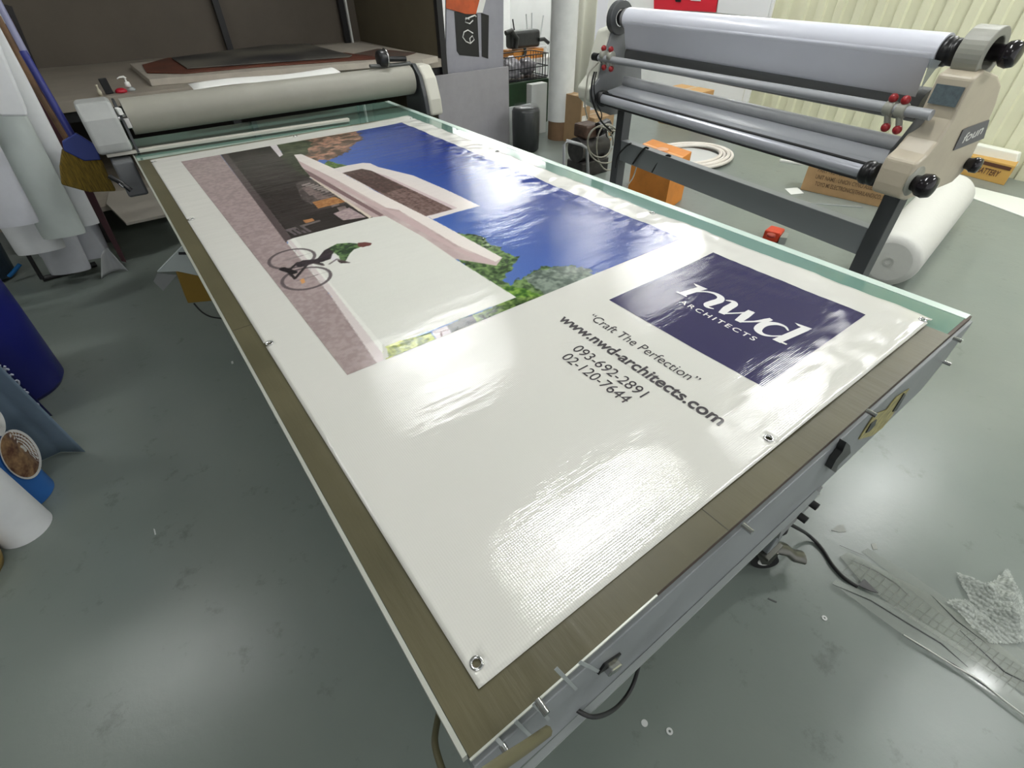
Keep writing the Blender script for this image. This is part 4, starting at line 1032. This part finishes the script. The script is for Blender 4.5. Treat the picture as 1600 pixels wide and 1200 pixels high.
# white curtain folds behind column
cu = MB(); c0 = at(868,100,y=4.95).x; c1 = at(924,100,y=4.95).x
cu.sheet(lambda u, v: (c0+(c1-c0)*u, 4.98+.05*math.sin(u*17), .30+2.7*v), 60, 2, .004)
tag(cu.build('white_curtain', mat('white_curtain', (218,218,206), .6)), 'cream white curtain hanging behind the wrapped tube', 'curtain')
tag(MB().box((at(924,60,y=5.2).x,5.2,0), (at(945,60,y=5.2).x,5.26,3.0)).build('lavender_panel', mat('pale_lavender', (204,206,214), .5), bevel=.004), 'tall pale lavender panel at the right of the curtain', 'panel')

# table with desk things beyond the boards
dt = thing('green_case_stack', 'dark green case standing on the floor between boards and wrapped tube', 'case', at(830,150,y=5.3))
ga = at(800,160,y=5.3); gb = at(858,122,y=5.3)
MB().box((ga.x-.1,5.3,0), (gb.x,5.8,gb.z)).build('case_body', mat('dark_green', (30,58,32), .6, var=.1), dt, bevel=.01)
# wire basket with crumpled bags
wb = thing('wire_basket', 'black wire basket on the dark green case', 'basket', (ga.x+.2,5.5,gb.z))
z0b = gb.z; z1b = z0b+.26; xa = at(790,110,y=5.35).x; xb = at(856,110,y=5.35).x
wire = mat('black_wire', (30,30,34), .4)
fr_ = MB()
for z_ in (z0b+.02, z0b+.13, z1b): fr_.tube([(xa,5.35,z_),(xb,5.35,z_),(xb,5.7,z_),(xa,5.7,z_)], .006, 6, closed=True)
fr_.build('rim', wire, wb)
wv_ = MB()
for i in range(15):
    x_ = xa+(xb-xa)*i/14; wv_.tube([(x_,5.35,z0b+.01),(x_,5.35,z1b)], .004, 6); 
for i in range(8):
    y_ = 5.35+.35*i/7; wv_.tube([(xb,y_,z0b+.01),(xb,y_,z1b)], .004, 6); wv_.tube([(xa,y_,z0b+.01),(xa,y_,z1b)], .004, 6)
wv_.build('mesh_wires', wire, wb)
MB().box((xa,5.35,z0b), (xb,5.7,z0b+.008)).build('basket_floor', wire, wb)
def blob(c, r, sc, seed, amp=.25):
    mb = MB(); mb.sph((0,0,0), r, 24, sc, 14); c = Vector(c)
    mb.v = [c + v*(1+amp*noise.noise((v*(2.6/r))+Vector((seed,seed,0)))) for v in mb.v]; return mb
bagc = (xa+xb)/2
tag(blob((bagc-.14,5.50,z0b+.125), .12, (1.1,.9,.9), 3, .5).build('plastic_bag', mat('crumpled_bag', (176,174,180), .25, var=.15, vscale=14)), 'crumpled white plastic bag at the left in the wire basket', 'bag')
tag(blob((bagc+.15,5.54,z0b+.115), .11, (1.0,.9,.8), 7, .5).build('plastic_bag', mat('crumpled_bag_grey', (150,146,150), .25, var=.2, vscale=14)), 'crumpled grey plastic bag at the right in the wire basket', 'bag')
# shelf with orange box, black shoulder bag and sticks behind
dk_t = thing('side_table', 'white side table behind the wire basket', 'table', (at(820,100,y=6.3).x,6.3,0))
tz = at(825,92,y=6.1).z; tx0 = at(784,90,y=6.2).x; tx1 = at(866,90,y=6.2).x
MB().box((tx0,6.0,tz-.04), (tx1,6.7,tz)).build('table_top', whitep, dk_t)
for xx in (tx0+.04, tx1-.04):
    for yy in (6.05, 6.65): MB().box((xx-.02,yy-.02,0), (xx+.02,yy+.02,tz-.04)).build('leg', whitep, dk_t)
oa = at(801,88,y=6.1); ob = at(848,75,y=6.1)
tag(MB().box((oa.x,6.08,tz), (ob.x,6.35,max(tz+.08,ob.z))).build('orange_box', mat('orange_card', (196,128,52), .6), bevel=.004), 'orange box under the black bag on the side table', 'box')
oz = max(tz+.08, ob.z)
bag = thing('black_bag', 'black folded bag lying on the orange box by the white wall', 'bag', (at(820,60,y=6.2).x,6.2,oz))
bxc = at(818,62,y=6.15)
MB().obox((bxc.x+.03,6.2,oz+.115), (.50,.16,.20), 0).build('bag_body', mat('black_leather', (52,54,52), .4, bump=.5, bscale=14), bag, bevel=.04, seg=4)
MB().tube([at(790,52,y=6.1), at(799,48,y=6.1), at(808,60,y=6.1), at(806,76,y=6.1)], .03, 8).build('strap', mat('black_leather', (52,54,52)), bag)
MB().tube([at(842,62,y=6.1), at(850,61,y=6.1), at(857,67,y=6.1)], .024, 8).build('strap', mat('black_leather', (52,54,52)), bag)
MB().tube([at(820,75,y=6.06), at(821,82,y=6.06), at(818,88,y=6.06)], .022, 8).build('strap', mat('black_leather', (52,54,52)), bag)
for (a0, b0), (a1, b1), cc, nm in (((801,30),(807,44),(60,60,62),'dark stick leaning left above the black bag'), ((822,22),(826,48),(206,210,210),'white stick, left of the upright pair above the black bag'),
                           ((831,20),(831,48),(212,214,214),'white stick standing straight up above the black bag'), ((849,24),(843,52),(206,208,208),'white stick leaning right above the black bag')):
    mt_ = mat('stick_dark' if cc[0] < 100 else 'stick_white', cc, .5)
    tag(MB().tube([at(a0, b0, y=6.45), Vector((at(a1, b1, y=6.45).x + (at(a1, b1, y=6.45).x-at(a0, b0, y=6.45).x)*.4, 6.45, tz))], .010, 6).build('stick', mt_), nm, 'stick', 'sticks above the black bag')
tag(MB().lathe([(.05,0), (.055,.10), (.05,.12)], (at(852,80,y=6.1).x,6.15,tz), n=24).build('white_cup', whitep), 'white cup beside the orange box', 'cup')

# cardboard boxes right of the curtain
card = mat('cardboard', (158,130,96), .7, var=.04, vscale=6)
def carton(name, x0, x1, y0, y1, z0, z1, label, m=card, labels=()):
    t = thing(name, label, 'box', ((x0+x1)/2, (y0+y1)/2, z0))
    MB().box((x0,y0,z0), (x1,y1,z1)).build('carton_body', m, t, bevel=.004)
    MB().box((x0-.001,(y0+y1)/2-.025,z1), (x1+.001,(y0+y1)/2+.025,z1+.0015)).build('tape', mat('packing_tape', (176,150,112), .3), t)
    for (u0, u1, v0, v1, c_) in labels:
        MB().box((x0+(x1-x0)*u0, y0-.002, z0+(z1-z0)*v0), (x0+(x1-x0)*u1, y0, z0+(z1-z0)*v1)).build('paper_label', mat('label_%s' % c_, (206,204,198) if c_ == 'white' else (190,186,170), .5, var=.12, vscale=40), t)
    return t
ca = at(906,205,y=4.2); cb_ = at(922,150,y=4.2); cc_ = at(957,178,y=4.15)
carton('cardboard_box', ca.x, cb_.x+.02, 4.2, 4.5, .0, cb_.z, 'tall cardboard box with white labels behind the compressor', labels=((.15,.6,.80,.92,'white'), (.1,.75,.40,.62,'white')))
carton('cardboard_box', cb_.x+.02, cc_.x, 4.12, 4.45, 0, cc_.z, 'wide cardboard box with a large paper label behind the cable loops', labels=((.10,.8,.55,.85,'paper'),))
# fluffy toy and red panel on the far wall
fz = at(955,30,y=6.6)
tag(blob((at(952,18,y=6.6).x,6.7,at(952,22,y=6.6).z), .22, (.55,.5,1.1), 4, .4).build('brown_fur', mat('ginger_fur', (150,96,48), .9, c2=(196,150,96), vscale=16, bump=1, bscale=30)), 'ginger fluffy bundle beside the lavender panel', 'fluffy bundle')
tag(blob((6.48,6.5,at(975,34,y=6.5).z), .20, (.6,.5,1.1), 9, .35).build('white_fleece', mat('white_fleece', (206,196,180), .9, bump=1, bscale=24)), 'white fluffy bundle behind the laminator\'s top left corner', 'fluffy bundle')
def xboard(name, pts, x, th, m, parent=None):
    return MB().prism([at(a_, b_, x=x) for a_, b_ in pts], (-th,0,0)).build(name, m, parent, bevel=.002)
red = thing('wall_sign', 'bright red panel on the white wall above the film roll', 'panel', at(1070,18,x=6.56))
xboard('panel_face', [(1023,-25),(1023,14),(1119,19),(1126,-25)], 6.57, .02, mat('signal_red', (204,34,52), .4), red)
xboard('dark_mark', [(1054,-2),(1056,3),(1064,3),(1064,-2)], 6.547, .003, black, red)
xboard('pale_mark', [(1078,-3),(1079,1),(1095,2),(1095,-2)], 6.547, .003, whitep, red)
tag(xboard('white_wall_board', [(1126,-25),(1121,20),(1200,28),(1212,-25)], 6.56, .012, mat('glossy_white_board', (220,222,224), .3)), 'glossy white board on the wall right of the red panel', 'board')
# things low on the far side seen under the idler tube
ft = carton('cardboard_box', 5.7, 6.05, 3.85, 4.35, .0, .40, 'low open cardboard box by the far wall, seen under the idler tube', m=mat('cardboard_warm', (190,150,96), .7))
tag(MB().box((5.72,3.62,0), (5.95,3.80,.33)).build('red_box', mat('dull_red_card', (150,44,48), .5), bevel=.004), 'small dark red box beside the low cardboard box at the far wall', 'box')

# ---------------------------------------------------------------- right-hand floor things
# orange box behind the stand
o1 = at(1080,254,z=.33); 
ob_ = thing('orange_carton', 'orange cardboard box on the floor behind the laminator stand beam', 'box', at(1030,320,z=0))
zt = .40
tp = [at(a_, b_, z=zt) for a_, b_ in ((990,232),(1052,256),(1081,237),(1020,217))]
MB().prism([Vector((p.x, p.y, 0)) for p in tp], (0,0,zt)).build('carton_body', mat('orange_cardboard', (206,130,52), .6, var=.05, vscale=5), ob_, bevel=.004)
mtx = (tp[0]+tp[1])/2
MB().prism([Vector((p.x, p.y, zt)) for p in [tp[0].lerp(tp[3],.45), tp[1].lerp(tp[2],.45), tp[1].lerp(tp[2],.55), tp[0].lerp(tp[3],.55)]], (0,0,.0015)).build('tape', mat('orange_tape', (224,160,92), .3), ob_)
MB().lathe([(.05,0), (.052,.006), (.045,.008)], tp[0].lerp(tp[2],.5)+Vector((0,0,.002)), n=30).build('lid_disc', mat('peach_disc', (214,160,120), .4), ob_)
# flat coil of bubble wrap / white ring
rg = at(1085,248,z=.0); 
sheet_c = at(1075,245,z=.02)
rr_ = thing('white_ring_mat', 'flat coil of white tubing under clear film on the floor behind the orange box', 'coil', sheet_c)
for k in range(4):
    P = [sheet_c + Vector((math.cos(a_)*(.52-.04*k)*1.0, math.sin(a_)*(.40-.04*k), .015+.012*(k % 2))) for a_ in [2*PI*i/60 for i in range(60)]]
    MB().tube(P, .018, 8, closed=True).build('tube_turn', mat('white_tubing', (220,214,206), .35), rr_)
MB().lathe([(.34,0), (.34,.004), (.33,.006)], sheet_c, n=40).build('inner_sheet', mat('inner_white', (200,202,200), .3), rr_)
# small tools on the floor
def floor_strip(name, a_, b_, w_, h_, m, label, cat):
    A_1 = at(a_[0], a_[1], z=0); B_1 = at(b_[0], b_[1], z=0); d_ = (B_1-A_1).normalized(); s_ = Vector((-d_.y, d_.x, 0))*w_/2
    return tag(MB().prism([A_1-s_, A_1+s_, A_1+s_+Vector((0,0,h_)), A_1-s_+Vector((0,0,h_))], B_1-A_1).build(name, m, bevel=min(.003,h_/3)), label, cat)
floor_strip('white_marker', (1218,252), (1258,258), .03, .02, whitep, 'white marker pen on the floor beyond the laminator beam', 'marker')
floor_strip('clear_strip', (1262,317), (1348,324), .035, .004, mat('grey_clear', (134,140,138), .2), 'thin grey strip on the floor in front of the cardboard box', 'strip')
pp = [at(a_, b_, z=.002) for a_, b_ in ((1226,295),(1246,293),(1256,302),(1236,304))]
tag(MB().prism(pp, (0,0,.001)).build('paper_scrap', mat('scrap_white', (214,216,212), .5)), 'white paper scrap on the floor behind the stand beam', 'paper scrap')
# flattened cardboard box with printed lines
cbx = thing('flat_cardboard_box', 'low cardboard box with printed lines on the floor behind the laminator beam', 'box', at(1320,310,z=0))
q0_ = at(1250,296,z=0); q1_ = at(1392,328,z=0); qz = .24
up_ = Vector((0,0,qz)); bk_ = Vector((.16,.02,0))
MB().prism([q0_, q1_, q1_+bk_, q0_+bk_], up_).build('carton_body', mat('kraft_carton', (170,138,98), .65, var=.03), cbx, bevel=.004)
dirv = (q1_-q0_); nrm = Vector((dirv.y, -dirv.x, 0)).normalized()
if nrm.dot(CAMP-q0_) < 0: nrm = -nrm
for i, (tx_, u0, wfr) in enumerate((('PART NO : 6500700X/LX', .12, .50), ('UNIT NAME : UNION CYNO ASSEMBLY', .12, .72), ('TOYO MI ELECTRONICS(THAILAND)CO.,LTD', .14, .80))):
    mbt = MB(); o3 = q0_ + dirv*u0 + nrm*.003 + Vector((0,0,qz*(.74-.24*i)))
    text_on(mbt, tx_, o3, dirv, Vector((0,0,1)), dirv.length*wfr, .035, offset=.01); mbt.build('printed_line', mat('brown_ink', (104,82,58), .6), cbx)
# foam roll on the floor
f0 = at(1392,405,z=.165); f1 = at(1480,306,z=.165)
fmr = thing('foam_roll', 'thick white foam roll lying on the floor behind the laminator leg', 'roll of foam', Vector((f0.x, f0.y, 0)))
ff = (f1-f0).normalized(); N_ = 24
MB().tube([f0 - ff*.05 , f0-ff*.04, f0+ff*.0] + [f0.lerp(f1, i/6) for i in range(1, 7)], [.12,.155,.165]+[.165]*6, 36).build('foam_body', mat('white_foam', (196,196,190), .6, bump=.25, bscale=30), fmr)
MB().ring(f0-ff*.056, f0-ff*.050, .03, .020).build('core', mat('foam_core_rim', (176,176,170), .7), fmr)
ws = [at(a_, b_, z=.001) for a_, b_ in ((1502,304),(1600,340),(1660,345),(1640,322),(1535,296),(1510,290))]
tag(MB().prism(ws, (0,0,.006)).build('white_floor_sheet', mat('white_floor_sheet', (218,222,214), .4)), 'white sheet on the floor at the right edge beyond the foam roll', 'sheet')
# battery carton with white box on top
ba = at(1500,272,z=0); bb_ = at(1568,290,z=0)
bt = thing('battery_carton', 'small yellow-brown battery carton on the floor by the corrugated wall', 'box', ba)
dv = bb_-ba
MB().prism([ba, bb_, bb_+Vector((.2,.03,0)), ba+Vector((.2,.03,0))], (0,0,.17)).build('carton_body', mat('battery_card', (190,150,78), .6), bt, bevel=.004)
nr = Vector((dv.y, -dv.x, 0)).normalized()
if nr.dot(CAMP-ba) < 0: nr = -nr
mbt = MB(); text_on(mbt, 'BATTERY', ba+dv*.30+nr*.003+Vector((0,0,.055)), dv, (0,0,1), dv.length*.50, .05, offset=.02, shear=.2); mbt.build('battery_lettering', mat('dark_brown_ink', (84,52,36), .5), bt)
MB().prism([ba+nr*.002+dv*.2+Vector((0,0,.125)), ba+nr*.002+dv*.95+Vector((0,0,.125)), ba+nr*.002+dv*.95+Vector((0,0,.155)), ba+nr*.002+dv*.2+Vector((0,0,.155))], nr*.001).build('dark_band', mat('dark_brown_ink', (84,52,36)), bt)
wx = at(1528,262,x=6.25)
whb = MB().prism([at(1500,240,x=6.47), at(1586,262,x=6.47), at(1592,240,x=6.47), at(1524,225,x=6.47)], (.09,0,0))
tag(whb.build('white_foam_block', mat('white_foam_block', (224,226,216), .5), bevel=.01), 'white block against the corrugated wall above the battery carton', 'foam block')
# tape dispenser
td = thing('tape_dispenser', 'small red tape dispenser with a grey blade on the floor beyond the table', 'tape dispenser', at(1205,378,z=0))
tq = [at(a_, b_, z=0) for a_, b_ in ((1190,374),(1214,380),(1222,372),(1200,366))]
MB().prism(tq, (0,0,.075)).build('dispenser_body', mat('red_orange_plastic', (196,58,26), .4), td, bevel=.01, seg=3)
MB().prism([at(a_, b_, z=.0) for a_, b_ in ((1215,381),(1226,382),(1229,374),(1221,372))], (0,0,.05)).build('blade', mat('blade_grey', (146,150,146), .3, metal=.4), td)
MB().lathe([(.022,0), (.03,.004), (.03,.018), (.02,.02)], at(1204,370,z=.075), n=24).build('tape_roll', mat('tape_dark_red', (150,40,24), .4), td)

# clear acrylic strips on the floor
acr = mat('clear_acrylic_strip', (190,196,188), .08, alpha=.20)
acr2 = mat('clear_acrylic_grid', (176,182,172), .10, alpha=.26)
edge = mat('dark_acrylic_edge', (64,68,68), .2)
def strip_thing(pts, label, m, edges, th=.003, z=.001, lift=0):
    P = [at(a_, b_, z=z) for a_, b_ in pts]
    t = thing('acrylic_strip', label, 'plastic strip', P[0], 'clear plastic strips on the floor')
    MB().prism(P, (0,0,th)).build('strip_body', m, t)
    for e in edges:
        MB().tube([at(a_, b_, z=z+th+.001) for a_, b_ in e], [.0006]+[.0022]*(len(e)-2)+[.0006], 6).build('cut_edge', edge, t)
    return t
strip_thing([(1346,862),(1355,857),(1420,895),(1600,1018),(1700,1090),(1700,1110),(1600,1045),(1490,975)], 'clear strip lying farthest from the table among the floor strips', acr, [[(1325,873),(1370,893),(1400,912),(1421,932)], [(1312,852),(1350,868)]])
gs = strip_thing([(1312,870),(1325,862),(1450,928),(1520,975),(1600,1040),(1700,1120),(1700,1170),(1600,1085),(1450,985),(1350,915)], 'middle clear strip with a pattern of fine squares', acr2, [[(1455,930),(1495,970),(1540,1004)], [(1500,985),(1570,1050),(1610,1070)]], z=.005)
gl = MB()
for i in range(24):
    u = i/23; a0_ = (1330+270*u, 880+178*u); a1_ = (1316+270*u-8*u, 893+182*u+8*u)
    gl.tube([at(a0_[0]+8, a0_[1]-8, z=.0095), at(a1_[0], a1_[1], z=.0095)], .0006, 4)
for k in range(3):
    gl.tube([at(1326-6*k+290*u, 876+8*k+190*u+6*math.sin(u*4), z=.0095) for u in (0,.25,.5,.75,1)], .0006, 4)
gl.build('square_pattern', mat('thin_line_grey', (128,132,122), .4), gs)
strip_thing([(1300,912),(1306,905),(1400,948),(1500,1010),(1600,1090),(1700,1170),(1700,1215),(1600,1122),(1480,1035),(1400,985)], 'nearest clear strip, crossing to the bottom right corner', acr, [[(1301,913),(1360,938),(1420,975),(1470,1005),(1512,1042)], [(1410,992),(1440,1010),(1490,1038),(1540,1072),(1605,1122)]], z=.010)
tag(MB().prism([at(a_, b_, z=.014) for a_, b_ in ((1341,915),(1350,905),(1372,927),(1360,924))], (0,0,.003)).build('black_chip', black), 'black pointed plastic chip at the end of the power cable', 'plastic chip')
wl = MB().tube([at(a_, b_, z=.016) for a_, b_ in ((1412,992),(1450,1015),(1490,1040),(1530,1062),(1570,1095),(1612,1126))], .0022, 6)
tag(wl.build('white_wire', mat('white_wire', (206,208,200), .3)), 'thin white wire lying along the nearest clear strip', 'wire')
# crumpled bubble wrap
bw = thing('bubble_wrap', 'crumpled clear bubble wrap on the floor at the right edge', 'bubble wrap', at(1540,960,z=0))
bwm = bpy.data.materials.new('bubble_film'); bwm.use_nodes = True; nt = bwm.node_tree; b = nt.nodes['Principled BSDF']
b.inputs['Base Color'].default_value = rgb((206,212,204)); b.inputs['Roughness'].default_value = .12; b.inputs['Alpha'].default_value = .55
tc = nt.nodes.new('ShaderNodeTexCoord'); vo = nt.nodes.new('ShaderNodeTexVoronoi'); vo.inputs['Scale'].default_value = 90; vo.inputs['Randomness'].default_value = .25
nt.links.new(tc.outputs['Object'], vo.inputs['Vector']); bpn = nt.nodes.new('ShaderNodeBump'); bpn.invert = True; bpn.inputs['Strength'].default_value = 1; bpn.inputs['Distance'].default_value = .01
nt.links.new(vo.outputs['Distance'], bpn.inputs['Height']); nt.links.new(bpn.outputs[0], b.inputs['Normal'])
def crumple(poly, name, hgt, seed, z0=.003):
    P = [at(a_, b_, z=z0) for a_, b_ in poly]; n = len(P); c = .005
    x0 = min(p.x for p in P); x1 = max(p.x for p in P); y0 = min(p.y for p in P); y1 = max(p.y for p in P)
    def ins(x, y):
        r = False
        for i in range(n):
            a_, b_ = P[i], P[(i+1) % n]
            if (a_.y > y) != (b_.y > y) and x < (b_.x-a_.x)*(y-a_.y)/(b_.y-a_.y)+a_.x: r = not r
        return r
    def ed(x, y):
        m = 9
        for i in range(n):
            a_, b_ = P[i], P[(i+1) % n]; d_ = Vector((b_.x-a_.x, b_.y-a_.y)); q = Vector((x-a_.x, y-a_.y))
            t = max(0, min(1, q.dot(d_)/max(d_.dot(d_), 1e-9))); m = min(m, (q-d_*t).length)
        return m
    V = {}; vs = []; fs = []
    def vid(i, j):
        if (i, j) not in V:
            x = x0+i*c; y = y0+j*c; e_ = min(1, ed(x, y)/.05)
            f = abs(noise.noise((x*11+seed, y*11, seed)))*1.1 + .35*abs(noise.noise((x*30, y*30, seed)))
            V[(i, j)] = len(vs); vs.append(Vector((x, y, z0 + hgt*(.25+e_*.9)*(.25+f))))
        return V[(i, j)]
    for i in range(int((x1-x0)/c)+1):
        for j in range(int((y1-y0)/c)+1):
            if ins(x0+(i+.5)*c, y0+(j+.5)*c): fs.append((vid(i,j), vid(i+1,j), vid(i+1,j+1), vid(i,j+1)))
    mb = MB(); mb.add(vs, fs, True); return mb.build(name, bwm, bw)
crumple([(1492,895),(1503,900),(1515,904),(1530,915),(1548,912),(1573,888),(1584,912),(1593,935),(1602,960),(1606,1000),(1590,1003),(1560,985),(1535,960),(1511,938),(1500,915)], 'film_fold', .075, 2)
crumple([(1475,940),(1490,937),(1511,938),(1545,968),(1604,1000),(1592,1007),(1545,1006),(1510,975)], 'film_fold', .05, 9, .004)

# small bits on the floor
def disc(px, py, r, lab, hole=False, cc=(206,208,206)):
    q_ = at(px, py, z=0)
    mb = MB()
    if hole: mb.ring(q_+Vector((0,0,.0005)), q_+Vector((0,0,.003)), r, r*.4, 20); return tag(mb.build('eyelet_washer', mat('chip_white', cc, .4)), lab, 'washer')
    mb.cyl(q_+Vector((0,0,.0003)), q_+Vector((0,0,.0018)), r, 20); return tag(mb.build('punched_disc', mat('chip_white', cc, .4)), lab, 'disc')
disc(1007,1130, .009, 'small white punched disc on the floor below the table apron')
disc(1046,1143, .009, 'small white washer beside the punched disc on the floor', True)
disc(1288,966, .008, 'small white washer on the floor near the clear strips', True)
def scrap(pts, lab, m, name='plastic_scrap'):
    return tag(MB().prism([at(a_, b_, z=.0006) for a_, b_ in pts], (0,0,.001)).build(name, m), lab, 'scrap')
gsc = mat('grey_scrap', (128,132,124), .4)
scrap([(1299,829),(1309,821),(1318,820),(1322,831),(1312,832)], 'grey plastic scrap in the bright patch of floor', gsc)
scrap([(1361,850),(1369,849),(1371,858),(1364,859)], 'small grey scrap near the top of the clear strips', gsc)
scrap([(240,826),(242,827),(244,835),(242,836)], 'tiny white sliver on the floor left of the table', mat('chip_white', (206,208,206)))
scrap([(361,565),(364,564),(365,568),(362,569)], 'tiny white crumb on the floor beside the table', mat('chip_white', (206,208,206)))
scrap([(1200,934),(1214,940),(1213,942),(1199,936)], 'dark sliver on the floor near the caster', mat('dark_sliver', (70,74,72), .5))
ca_ = mat('floor_stain', (92,100,100), .45, var=.1, vscale=30)
